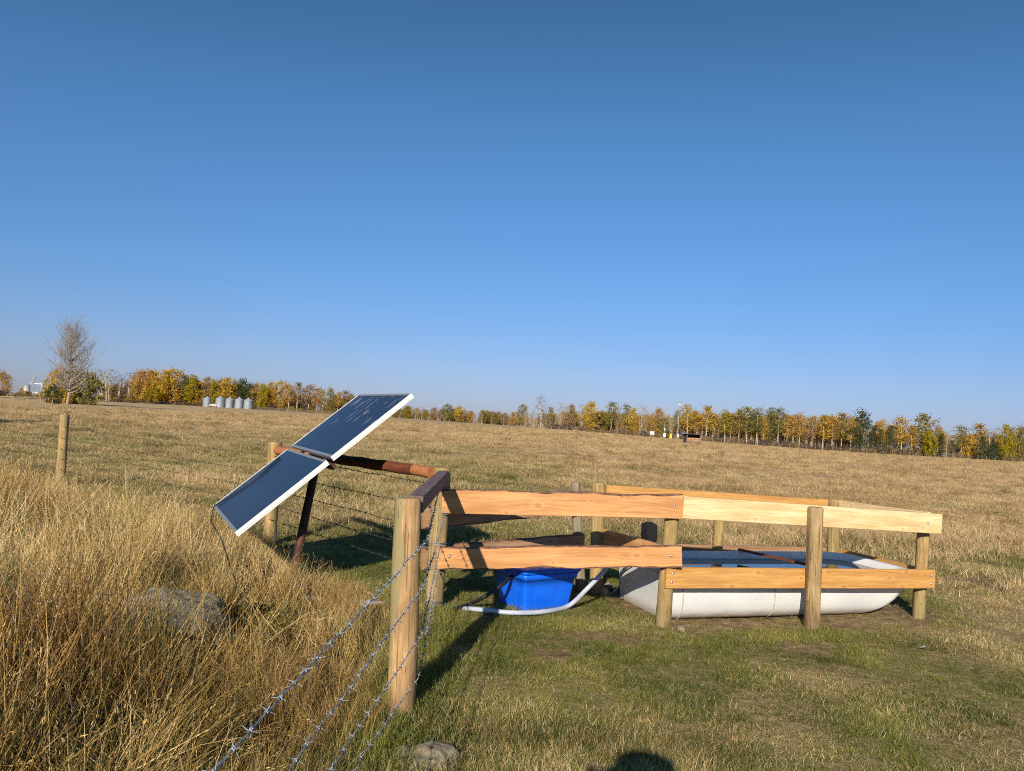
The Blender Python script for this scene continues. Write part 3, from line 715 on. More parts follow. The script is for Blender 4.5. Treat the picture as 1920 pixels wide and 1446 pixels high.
# post, cross tubes
mid = HN + SD * 0.86 - ND * 0.14
mb = MB(); mb.tube([sp_base - Vector((0, 0, 0.3)), sp_base, mid + Vector((0, 0, 0.0))], 0.04, 12); mb.build('mast', M_RUST, arr)
mb = MB()
for dx in (0.35, 1.4):
    a = HN + SD * dx - ND * 0.062
    mb.tube([a - LD * 0.8, a + LD * 0.8], 0.018, 8)
b_ = HN - ND * 0.10; mb.tube([b_ + SD * 0.1, b_ + SD * 1.7], 0.03, 10)
mb.build('bracket', M_RUST, arr)
cabpts = [PM @ Vector(v) for v in ((1.60, -0.16, 0.006), (1.52, -0.3, 0.006), (1.47, -0.45, 0.006), (1.5, -0.6, 0.006), (1.58, -0.8, 0.006), (1.66, -0.945, 0.012), (1.68, -0.98, -0.01))]
e0 = cabpts[-1]
cabpts += [e0 + Vector((0.0, -0.02, -0.12)), at(415, 1010, e0.y - 0.25), at(428, 1050, e0.y - 0.7), at(440, 1085, e0.y - 1.1), g(455, 1130, 0.05), g(500, 1135, 0.03), g(540, 1150, 0.03)]
mb = MB(); mb.tube(cabpts[:], 0.0065, 6); mb.build('cable', M_BLACK, arr)

# ---- barbed wire fence with its corner brace
wf = thing('barbed_wire_fence', 'barbed wire fence with thick wooden corner posts crossing the long grass', 'fence', (A_b.x, A_b.y, 0))
A_t = top_at(A_b, 766, 933); D_t = top_at(D_b, 516, 829); E_t = top_at(E_b, 121, 777)
post(A_b, A_t, 0.078, 0.073, M_POST_TAN, wf, 11, label='thick near post, green weathered and peeled')
post(C_b, C_t, 0.078, 0.072, M_POST, wf, 12, label='corner post between the brace rails')
post(D_b, D_t, 0.082, 0.076, M_POST, wf, 13, label='post behind the solar panels')
post(E_b, E_t, 0.078, 0.074, M_POST, wf, 14, label='lone post far left')
# next post of the line, beyond the left edge of the photograph, and one behind the camera
G_b = Vector((-15.5, 20.5, 0)); post(G_b, G_b + Vector((0.05, 0, 1.25)), 0.078, 0.074, M_POST, wf, 15)
N_b = Vector((-0.52, -0.9, 0)); post(N_b, N_b + Vector((0.0, 0, 1.2)), 0.08, 0.076, M_POST, wf, 16)
def pole(p0, p1, r, mat, name, ends=None, label=None):
    p0 = Vector(p0); p1 = Vector(p1); Lg = (p1 - p0).length; M = frame(p0, p1 - p0); mb = MB(); n = 24; k = 24
    pts = [(Lg * q / k, 0.004 * math.sin(q), 0.004 * math.cos(q * 1.7)) for q in range(k + 1)]
    mb.tube(pts, [r * (1 + 0.05 * mnoise.noise(Vector((q * 0.4, r * 99, 1)))) for q in range(k + 1)], n)
    if ends:
        lim = ends
        mb.m = [(1 if ((mb.v[f[0]][0] + mb.v[f[2]][0]) / 2 > Lg - lim or (mb.v[f[0]][0] + mb.v[f[2]][0]) / 2 < Lg * 0.42) else 0) for f in mb.f]
    o = mb.build(name, [mat, M_RAIL_END], wf, M)
    if label: o['label'] = label
    return o
pole(at(520, 845, D_b.y - 0.05), at(810, 886, cy - 0.02), 0.052, M_RAIL_BROWN, 'brace_rail', 0.24, 'round brown brace rail')
# purple rail: squared pole between A and C
r0 = at(779, 946, A_b.y + 0.085); r1 = at(831, 893, C_b.y - 0.06)
mb = MB(); Lr = (r1 - r0).length; mb.bx(0, Lr, -0.045, 0.045, -0.05, 0.05, 0, 0.014)
o = mb.build('brace_rail', M_RAIL_PURPLE, wf, frame(r0, r1 - r0)); o['label'] = 'squared purplish brace rail'

def barbed(pts, step, fine, r=0.0021, sag=0.0, seed=0):
    """two twisted strands along a polyline plus four-point barbs"""
    rr2 = random.Random(seed); pts = [Vector(p) for p in pts]; path = []
    for a, b in zip(pts[:-1], pts[1:]):
        n = max(2, int((b - a).length / fine))
        for k in range(n):
            t = k / n; q = a.lerp(b, t); q.z -= sag * 4 * t * (1 - t) + 0.008 * mnoise.noise(Vector((q.x * 2.2, q.y * 2.2, seed))) + 0.004 * mnoise.noise(Vector((q.x * 9, q.y * 9, seed))); q.x += 0.006 * mnoise.noise(Vector((q.y * 3, seed, 4))) + 0.003 * mnoise.noise(Vector((q.y * 11, seed, 8)))
            path.append(q)
    path.append(pts[-1]); mb = MB(); s = 0; d = [0]
    for a, b in zip(path[:-1], path[1:]): s += (b - a).length; d.append(s)
    hr = r * 1.05
    for ph in (0, math.pi):
        hp = []
        for k, q in enumerate(path):
            t = (path[min(k + 1, len(path) - 1)] - path[max(k - 1, 0)]).normalized(); a = t.cross(Vector((0, 0, 1))).normalized(); b = a.cross(t)
            w = d[k] / 0.055 * 2 * math.pi * 0.5 + ph
            hp.append(q + a * hr * math.cos(w) + b * hr * math.sin(w))
        mb.tube(hp, r, 6)
    x = step * 0.6
    while x < s - 0.05:
        k = int(np.searchsorted(d, x)); k = min(max(k, 1), len(path) - 2)
        t = (path[k + 1] - path[k - 1]).normalized(); q = path[k]
        a = t.cross(Vector((0, 0, 1))).normalized(); b = a.cross(t); rot = rr2.uniform(0, 3.1)
        coil = [q + t * (-0.007 + 0.014 * m / 14) + (a * math.cos(m * 1.35) + b * math.sin(m * 1.35)) * r * 3.1 for m in range(15)]
        mb.tube(coil, 0.0017, 5)
        for m in range(4):
            w = rot + m * math.pi / 2 + rr2.uniform(-0.3, 0.3); dirv = a * math.cos(w) + b * math.sin(w) + t * rr2.uniform(-0.5, 0.5); dirv.normalize()
            o_ = q + t * (0.006 if m % 2 else -0.006)
            mb.tube([o_ + dirv * 0.004, o_ + dirv * rr2.uniform(0.018, 0.028)], [0.0018, 0.0008], 5)
        x += step * rr2.uniform(0.85, 1.15)
    return mb
# near run: from C past A towards the camera; heights read where each wire leaves the frame
near = [((824, 915), (400, 1446)), ((836, 960), (541, 1446)), ((826, 1022), (622, 1440)), ((822, 1068), (676, 1420)), ((815, 1130), (704, 1430))]
XA, XN = A_b.x + 0.083, -0.56
for k, (pc, pn) in enumerate(near):
    dn = ray(*pn); tt = XN / dn.x; q = Vector((0, 0, CAM_H)) + dn * tt
    qc = at(pc[0], pc[1], C_b.y - 0.085)
    hz = q.z
    # straight run from the near point through A's side face to C
    fA = (A_b.y - q.y) / (qc.y - q.y)
    qa = Vector((XA, A_b.y, hz + (qc.z - hz) * fA * 0.8))
    back = Vector((N_b.x + 0.08, N_b.y, hz + 0.01))
    mbw = barbed([back, q, qa, qc], 0.115, 0.02, 0.0017, 0.0, k + 1)
    o = mbw.build('barbed_wire', M_GALV, wf)
    if k == 0: o['label'] = 'topmost near strand with large barbs'
# staples on A and wraps round C
for k, (pc, pn) in enumerate(near):
    qc = at(pc[0], pc[1], C_b.y); mb = MB(); ring = []
    for w in range(2):
        z = qc.z + 0.012 * w
        cxp = C_b.lerp(C_t, z / C_t.z)
        for m in range(17):
            a = 2 * math.pi * m / 17; ring.append(Vector((cxp.x + 0.084 * math.cos(a), cxp.y + 0.084 * math.sin(a), z + 0.012 * m / 17 + 0.008 * math.sin(a + k))))
    mb.tube(ring, 0.0022, 5, cap=False); mb.build('wire_wrap', M_GALV, wf)
# far run C - D - E - G
farw = [(906, 843), (936, 868), (977, 893), (1004, 918), (1034, 943)]
for k in range(5):
    h = (1.06, 0.86, 0.66, 0.48, 0.30)[k]
    pts = [Vector((C_b.x - 0.05, C_b.y + 0.05, h)), Vector((D_b.x + 0.0, D_b.y - 0.09, h + 0.02)), Vector((E_b.x, E_b.y - 0.08, h + 0.03)), Vector((G_b.x, G_b.y - 0.08, h + 0.02))]
    mbw = barbed(pts[:2], 0.125, 0.04, 0.0020, 0.012 * (k % 2), 20 + k)
    mb2 = barbed(pts[1:], 0.25, 0.12, 0.0014, 0.02, 30 + k)
    mbw.add(mb2.v, mb2.f, 0, True)
    mbw.build('barbed_wire', M_WIRE_DARK, wf)
# loose curled wire ends by the solar post
mb = MB(); w0 = at(612, 905, 8.0)
mb.tube([w0 + Vector((0.07 * math.sin(t * 0.35) , 0.02 * t, 0.06 * math.cos(t * 0.45) - 0.012 * t)) for t in range(16)], 0.0025, 5)
w1 = at(640, 903, 7.9)
mb.tube([w1 + Vector((-0.02 * t * 0.5, 0, 0.05 * math.sin(t * 0.3))) for t in range(14)], 0.0025, 5)
mb.build('loose_wire_end', M_RUST, wf)

# ---- rocks
def rock_obj(p, sx, sy, sz, seed, label, grp=None, name='rock', sub=5):
    bm = bmesh.new(); bmesh.ops.create_icosphere(bm, subdivisions=sub, radius=1)
    for v in bm.verts:
        n = v.co.normalized(); d = 1 + 0.28 * mnoise.noise(n * 1.4 + Vector((seed, 0, 0))) + 0.12 * mnoise.noise(n * 3.7 + Vector((0, seed, 0))) + 0.05 * mnoise.noise(n * 11 + Vector((0, 0, seed)))
        v.co = Vector((n.x * sx * d, n.y * sy * d, n.z * sz * d))
    me = bpy.data.meshes.new(name); bm.to_mesh(me); bm.free(); me.materials.append(M_ROCK)
    me.polygons.foreach_set('use_smooth', [True] * len(me.polygons))
    return tag(link(bpy.data.objects.new(name, me), None, Matrix.Translation(p) @ Matrix.Rotation(seed, 4, 'Z')), label, 'rock', grp)
pr = ground(318, 1215); rock_obj(Vector((pr.x, pr.y, 0.135)), 0.44, 0.30, 0.24, 2.9, 'grey lichened rock half hidden in the long dry grass')
pr2 = ground(797, 1424); rock_obj(Vector((pr2.x, pr2.y, -0.04)), 0.20, 0.18, 0.10, 4.2, 'flat grey rock at the bottom edge beside the barbed wire')
for px, py, s, lab in ((1276, 1182, 0.035, 'small clod of stone by the foot of the near left trough post'), (1268, 1160, 0.022, 'smaller stone against the trough beside the near left trough post')):
    q = ground(px, py); rock_obj(Vector((q.x, q.y, s * 0.4)), s * 1.3, s, s * 0.8, px * 0.1, lab, None, 'stone', 3)
for k, (px, py) in enumerate(((1122, 1112), (1140, 1106), (1132, 1116))):
    q = ground(px, py); rock_obj(Vector((q.x, q.y, 0.03)), 0.055, 0.05, 0.045, k * 2.2 + 9, 'dark stone in the heap at the back left corner of the trough', 'stones piled at the back left corner of the trough', 'stone', 3)
# white scrap on the grass
q = ground(1738, 1221); mb = MB()
mb.add([(-0.07, -0.012, 0.035), (-0.02, -0.022, 0.05), (0.03, -0.018, 0.045), (0.075, 0.0, 0.03), (0.03, 0.012, 0.04), (-0.02, 0.006, 0.047)], [(0, 1, 5), (1, 2, 4, 5), (2, 3, 4)], 0)
mb.add([(-0.07, -0.012, 0.031), (-0.02, -0.022, 0.046), (0.03, -0.018, 0.041), (0.075, 0.0, 0.026), (0.03, 0.012, 0.036), (-0.02, 0.006, 0.043)], [(5, 1, 0), (5, 4, 2, 1), (4, 3, 2)], 0)
tag(mb.build('feather', M_WHITE, None, Matrix.Translation((q.x, q.y, tz(q.x, q.y)))), 'white feather lying on the short grass right of the trough', 'feather')

# ------------------------------------------------------------------ grasses (ground cover nobody could count)
def blades(n, h, w, spread, lean, droop, seg=4, seed=0, heads=0.0, hvar=0.5):
    r = np.random.default_rng(seed); V = []; Fc = []; B = []
    for k in range(n):
        a = r.uniform(0, 2 * math.pi); rad = spread * math.sqrt(r.uniform()); base = np.array([rad * math.cos(a), rad * math.sin(a), -0.01])
        hh = h * (1 - hvar * r.uniform() ** 1.2); ww = w * r.uniform(0.6, 1.3)
        da = r.uniform(0, 2 * math.pi); dirv = np.array([math.cos(da), math.sin(da), 0]); sid = np.array([-dirv[1], dirv[0], 0])
        tw = r.uniform(0, math.pi); sid = sid * math.cos(tw) + dirv * math.sin(tw)
        ln = lean * r.uniform(0.2, 1.3); dr = droop * r.uniform(0, 1.2) ** 1.5; col = r.uniform()
        b0 = len(V); p = base.copy(); th_ = ln
        for s in range(seg + 1):
            t = s / seg; wd = ww * (1 - t ** 1.5) * 0.5 + 0.0002
            V.append(p - sid * wd); V.append(p + sid * wd)
            th_ = ln + dr * t * t * 2.0
            p = p + (dirv * math.sin(th_) + np.array([0, 0, 1]) * math.cos(th_)) * hh / seg
        for s in range(seg):
            q = b0 + 2 * s; Fc.append((q, q + 1, q + 3, q + 2)); B.append(col)
        if r.uniform() < heads:
            tip = np.array(V[-1]); prev = np.array(V[-3]); d = tip - prev; d /= np.linalg.norm(d) + 1e-9
            for s in range(7):
                c_ = tip - d * 0.012 * s; o = r.normal(size=3) * 0.006; b1 = len(V); sd = r.normal(size=3); sd /= np.linalg.norm(sd)
                V += [c_ + o * 0.6 - sd * 0.0016, c_ + o * 0.6 + sd * 0.0016, c_ + o * 0.6 + sd * 0.001 + d * 0.014, c_ + o * 0.6 - sd * 0.001 + d * 0.014]
                Fc.append((b1, b1 + 1, b1 + 2, b1 + 3)); B.append(0.45 + 0.5 * r.uniform())
    return np.array(V), np.array(Fc), np.array(B)
def grass_mat(name, dry, green, trans=0.35):
    t = NT(name)
    bl = t.n('Attribute', {'attribute_name': 'bl'}).outputs['Fac']
    gt = t.n('Attribute', {'attribute_name': 'tint', 'attribute_type': 'INSTANCER'}).outputs['Fac']
    oi = t.n('ObjectInfo').outputs['Random']
    tn = t.n('Attribute', {'attribute_name': 'tone', 'attribute_type': 'INSTANCER'}).outputs['Fac']
    f = t.math('ADD', t.math('ADD', t.math('MULTIPLY', bl, 0.6), t.math('MULTIPLY', oi, 0.2)), t.math('SUBTRACT', t.math('MULTIPLY', tn, 0.9), 0.35))
    d = t.ramp(f, dry); g_ = t.ramp(f, green)
    sel = t.step(t.math('SUBTRACT', gt, t.math('MULTIPLY', bl, 0.75)), 0.0, 0.22)
    col = t.mix(sel, d, g_)
    di = t.n('BsdfDiffuse', Color=col); tr_ = t.n('BsdfTranslucent', Color=col)
    gl = t.n('BsdfGlossy', Color=(1, 1, 1, 1), Roughness=0.45)
    mx = t.n('MixShader', _0=trans, _1=di, _2=tr_); m2 = t.n('MixShader', _0=0.03, _1=mx, _2=gl)
    t.t.links.new(m2.outputs[0], t.out.inputs['Surface']); return t.m
M_TALL = grass_mat('long_dry_grass', [(0.05, (0.07, 0.031, 0.009)), (0.32, (0.195, 0.10, 0.027)), (0.55, (0.37, 0.22, 0.06)), (0.75, (0.56, 0.37, 0.13)), (0.95, (0.73, 0.55, 0.27))],
                   [(0.2, (0.09, 0.085, 0.018)), (0.8, (0.26, 0.225, 0.05))], 0.15)
M_SHORT = grass_mat('grazed_grass', [(0.1, (0.32, 0.215, 0.085)), (0.5, (0.58, 0.42, 0.185)), (0.9, (0.80, 0.62, 0.32))],
                    [(0.1, (0.085, 0.11, 0.018)), (0.5, (0.19, 0.20, 0.035)), (0.9, (0.38, 0.34, 0.085))])
M_STRAW = grass_mat('straw_grass', [(0.1, (0.30, 0.19, 0.085)), (0.5, (0.56, 0.385, 0.185)), (0.9, (0.74, 0.54, 0.285))],
                    [(0.1, (0.15, 0.135, 0.04)), (0.5, (0.25, 0.215, 0.065)), (0.9, (0.38, 0.31, 0.12))])
def scatter(name, protos, mat, pts, rot, scl, idx, tint, label, tone):
    col = bpy.data.collections.new(name + '_tufts')
    for k, (v, f, b) in enumerate(protos):
        me = np_mesh('%s_tuft_%02d' % (name, k), v, f, {'bl': ('FACE', b)}, mat)
        col.objects.link(bpy.data.objects.new('%s_tuft_%02d' % (name, k), me))
    n = len(pts); me = bpy.data.meshes.new(name); me.vertices.add(n); me.vertices.foreach_set('co', np.asarray(pts, np.float32).ravel())
    a = me.attributes.new('rot', 'FLOAT_VECTOR', 'POINT'); a.data.foreach_set('vector', np.asarray(rot, np.float32).ravel())
    a = me.attributes.new('scl', 'FLOAT_VECTOR', 'POINT'); a.data.foreach_set('vector', np.asarray(scl, np.float32).ravel())
    a = me.attributes.new('idx', 'INT', 'POINT'); a.data.foreach_set('value', np.asarray(idx, np.int32))
    a = me.attributes.new('tint', 'FLOAT', 'POINT'); a.data.foreach_set('value', np.asarray(tint, np.float32))
    a = me.attributes.new('tone', 'FLOAT', 'POINT'); a.data.foreach_set('value', np.asarray(tone, np.float32))
    me.materials.append(mat)
    o = link(bpy.data.objects.new(name, me))
    ng = bpy.data.node_groups.new(name, 'GeometryNodeTree')
    ng.interface.new_socket('Geometry', in_out='INPUT', socket_type='NodeSocketGeometry'); ng.interface.new_socket('Geometry', in_out='OUTPUT', socket_type='NodeSocketGeometry')
    N = ng.nodes; gi = N.new('NodeGroupInput'); go = N.new('NodeGroupOutput')
    ci = N.new('GeometryNodeCollectionInfo'); ci.inputs['Collection'].default_value = col; ci.inputs['Separate Children'].default_value = True; ci.inputs['Reset Children'].default_value = True
    ip = N.new('GeometryNodeInstanceOnPoints'); ip.inputs['Pick Instance'].default_value = True
    def na(nm, ty):
        x = N.new('GeometryNodeInputNamedAttribute'); x.data_type = ty; x.inputs[0].default_value = nm; return x.outputs['Attribute']
    e2r = N.new('FunctionNodeEulerToRotation')
    lk = ng.links.new
    lk(gi.outputs[0], ip.inputs['Points']); lk(ci.outputs[0], ip.inputs['Instance']); lk(na('idx', 'INT'), ip.inputs['Instance Index'])
    lk(na('rot', 'FLOAT_VECTOR'), e2r.inputs[0]); lk(e2r.outputs[0], ip.inputs['Rotation']); lk(na('scl', 'FLOAT_VECTOR'), ip.inputs['Scale']); lk(ip.outputs[0], go.inputs[0])
    md = o.modifiers.new('tufts', 'NODES'); md.node_group = ng
    return tag(o, label, 'grass', None, 'stuff')
def polar(n, r0, r1, p, a0, a1):
    """n points whose number per square metre falls off as r**-p"""
    u = rng.uniform(size=n); e = 2 - p
    r = (r0 ** e + u * (r1 ** e - r0 ** e)) ** (1 / e); a = rng.uniform(R(a0), R(a1), n)
    return r * np.cos(a), r * np.sin(a), r
def blocked(x, y, pad=0.0):
    u, v = trough_uv(x, y); p = shell_prof(0.03)
    b = (u > -T_LEN / 2 + 0.07 - pad) & (u < T_LEN / 2 - 0.40 + pad) & (v > -T_WID / 2 + 0.22 - pad) & (v < T_WID / 2 - 0.2 + pad)
    dx = x - tb0.x; dy = y - tb0.y; ux = dx * ex.x + dy * ex.y; uy = dx * ey.x + dy * ey.y
    b |= (ux > -0.005 - pad) & (ux < LX + pad) & (uy > -0.005 - pad) & (uy < LY + pad)
    for q, r_ in ((P1b, 0.06), (P2b, 0.06), (P3b, 0.055), (B1b, 0.06), (B0b, 0.05), (A_b, 0.08), (C_b, 0.075), (D_b, 0.08)):
        b |= np.hypot(x - q.x, y - q.y) < r_ + pad
    return b
def broad(*a):
    v, f, b = blades(*a); return v, f, 0.45 + 0.55 * b
# long grass left of the fence
tall_p = [blades(26, 0.74, 0.0048, 0.11, 0.24, 0.55, 6, 100 + k, 0.2, 0.6) for k in range(5)] + [blades(30, 0.50, 0.0056, 0.13, 0.45, 1.1, 6, 120 + k, 0.05, 0.6) for k in range(4)] + [blades(26, 0.30, 0.006, 0.13, 0.7, 1.3, 5, 140 + k, 0.0, 0.5) for k in range(3)] + [broad(15, 0.34, 0.0095, 0.13, 0.6, 1.9, 7, 150 + k, 0.0, 0.5) for k in range(2)]
x, y, r = polar(44000, 0.7, 30, 0.95, 62, 178)
fx = fence_x(y); dist = fx - x                       # >0: outside the pasture
keep = (dist > -0.12 - 0.1 * vnoise(x * 3, y * 3, 5)) & (rng.uniform(size=len(x)) < sstep(-0.40, 0.05, dist) ) & ~blocked(x, y) & (y > -0.4)
d_rock = np.minimum(np.hypot((x - pr.x) / 0.42, (y - pr.y + 0.07) / 0.34), 9)
keep &= ~((d_rock < 0.95))
keep &= rng.uniform(size=len(x)) < np.maximum(np.maximum(sstep(0.40, 0.54, fbm(x / 0.46, y / 0.46, 79, 2)), sstep(6, 10, y) * 0.7), sstep(1.0, 0.5, dist))
keep &= ~(np.hypot(x - pr2.x, y - pr2.y) < 0.06)
keep &= ~((np.hypot(x, y) < 1.15) & (x > -0.75))
x, y, dist, r, d_rock = x[keep], y[keep], dist[keep], r[keep], d_rock[keep]
hn = fbm(x / 1.6, y / 1.6, 71); hn2 = fbm(x / 0.45, y / 0.45, 75)
sc = (0.40 + 0.75 * sstep(0.0, 1.4, dist)) * (0.62 + 0.75 * hn)
sc *= 1 - 0.42 * sstep(1.6, 0.5, np.hypot(x - sp_base.x, (y - sp_base.y) * 0.9))        # trodden round the solar post
inr = (d_rock < 2.4) & (y < pr.y + 0.1); sc[inr] *= 0.46
sc *= np.where(y < 2.6, 0.9, 1.0)
idx = np.where(hn2 > 0.5, rng.integers(0, 5, len(x)), np.where(hn2 > 0.36, rng.integers(5, 9, len(x)), rng.integers(9, 12, len(x))))
idx = np.where(rng.uniform(size=len(x)) < 0.17, rng.integers(12, 14, len(x)), idx)
swx = (fbm(x / 0.8, y / 0.8, 141, 2) - 0.5) * 1.5; swy = (fbm(x / 0.8, y / 0.8, 143, 2) - 0.5) * 1.5
rot = np.stack([swx + rng.normal(0, 0.16, len(x)), swy + rng.normal(0.05, 0.16, len(x)), rng.uniform(0, 6.28, len(x))], 1)
tint = np.clip(0.18 + 1.2 * (fbm(x / 0.8, y / 0.8, 81) - 0.45) + 0.35 * sstep(0.5, 0.0, dist), 0, 1)
scl = np.stack([sc * rng.uniform(0.9, 1.2, len(x)), sc * rng.uniform(0.9, 1.2, len(x)), sc * rng.uniform(0.8, 1.15, len(x))], 1)
print('tall tufts', len(x))
scatter('long_grass', tall_p, M_TALL, np.stack([x, y, terrain(x, y)], 1), rot, scl, idx, tint, 'long golden dry grass left of the barbed wire fence', np.clip(0.5 + 1.5 * (fbm(x / 1.3, y / 1.3, 111) - 0.5) + 0.10 * sstep(4, 9, y) - 0.12 * sstep(3.2, 2, y), 0, 1))  # tone falls close to the camera: shade of the near stems put into colour
# grazed pasture grass
short_p = [blades(26, 0.075, 0.0040, 0.06, 1.15, 0.6, 3, 200 + k) for k in range(6)] + [blades(26, 0.055, 0.0038, 0.07, 1.35, 0.4, 3, 220 + k) for k in range(4)] + [blades(24, 0.10, 0.0038, 0.06, 0.6, 0.9, 4, 240 + k) for k in range(3)]
x, y, r = polar(150000, 1.6, 32, 1.45, 38, 128)
dist = fence_x(y) - x; dz = zone_dirt(x, y)
keep = (dist < 0.1) & ~blocked(x, y, 0.0) & (rng.uniform(size=len(x)) > dz * 0.9)
x, y, r, dist, dz = x[keep], y[keep], r[keep], dist[keep], dz[keep]
gn = fbm(x / 0.55, y / 0.55, 91); tall_edge = sstep(-0.62, -0.1, dist) * (1 - sstep(7.2, 8.5, y))
idx = np.where(rng.uniform(size=len(x)) < tall_edge * 0.8 + 0.12 * sstep(0.6, 0.72, gn), rng.integers(10, 13, len(x)), np.where(gn > 0.45, rng.integers(0, 6, len(x)), rng.integers(6, 10, len(x))))
sc = (0.52 + 0.45 * gn) * (1 + 0.6 * tall_edge) * (1 + 0.5 * sstep(6, 25, r)) * (1 - 0.35 * dz)
rot = np.stack([rng.normal(0, 0.22, len(x)), rng.normal(0, 0.22, len(x)), rng.uniform(0, 6.28, len(x))], 1)
tint = np.clip(zone_green(x, y) + 0.15 * tall_edge + rng.normal(0, 0.12, len(x)), 0, 1)
scl = np.stack([sc * (1 + 0.3 * sstep(6, 25, r))] * 2 + [sc * rng.uniform(0.7, 1.2, len(x))], 1)
print('short tufts', len(x))
scatter('pasture_grass', short_p, M_SHORT, np.stack([x, y, terrain(x, y)], 1), rot, scl, idx, tint, 'short grazed green and straw grass of the pasture', np.clip(0.5 + 1.3 * (fbm(x / 0.6, y / 0.6, 113) - 0.5), 0, 1))
# straw field
straw_p = [blades(46, 0.19, 0.007, 0.16, 0.55, 0.9, 3, 300 + k) for k in range(5)] + [blades(40, 0.11, 0.008, 0.2, 0.9, 0.7, 3, 320 + k) for k in range(4)]
x, y, r = polar(90000, 9, 330, 1.45, 44, 142)
dist = fence_x(y) - x; keep = (dist < 0.0) & (rng.uniform(size=len(x)) < sstep(9, 16, r)) & ~blocked(x, y, 0.25) & (y < 225 + (x < -60) * 150)
x, y, r = x[keep], y[keep], r[keep]
gn = fbm(x / 2.2, y / 2.2, 93)
sc = (0.55 + 0.8 * gn) * (1 + 0.9 * sstep(20, 120, r))
idx = np.where(gn > 0.47, rng.integers(0, 5, len(x)), rng.integers(5, 9, len(x)))
rot = np.stack([rng.normal(0, 0.2, len(x)), rng.normal(0, 0.2, len(x)), rng.uniform(0, 6.28, len(x))], 1)
tuft = sstep(0.60, 0.70, fbm(x / 1.3, y / 1.3, 151))
tint = np.clip(zone_green(x, y) * 0.9 + 0.35 * tuft + rng.normal(0, 0.08, len(x)), 0, 1)
sc = sc * (1 + 0.35 * tuft)
scl = np.stack([sc * 1.3, sc * 1.3, sc * rng.uniform(0.7, 1.1, len(x))], 1)
print('straw tufts', len(x))
scatter('field_grass', straw_p, M_STRAW, np.stack([x, y, terrain(x, y)], 1), rot, scl, idx, tint, 'straw coloured grass of the wide open field', np.clip(0.58 + 0.8 * (fbm(x / 3.5, y / 2.4, 115) - 0.5) + 1.2 * (fbm(x / 0.7, y / 0.7, 116) - 0.5) - 0.3 * tuft, 0, 1))

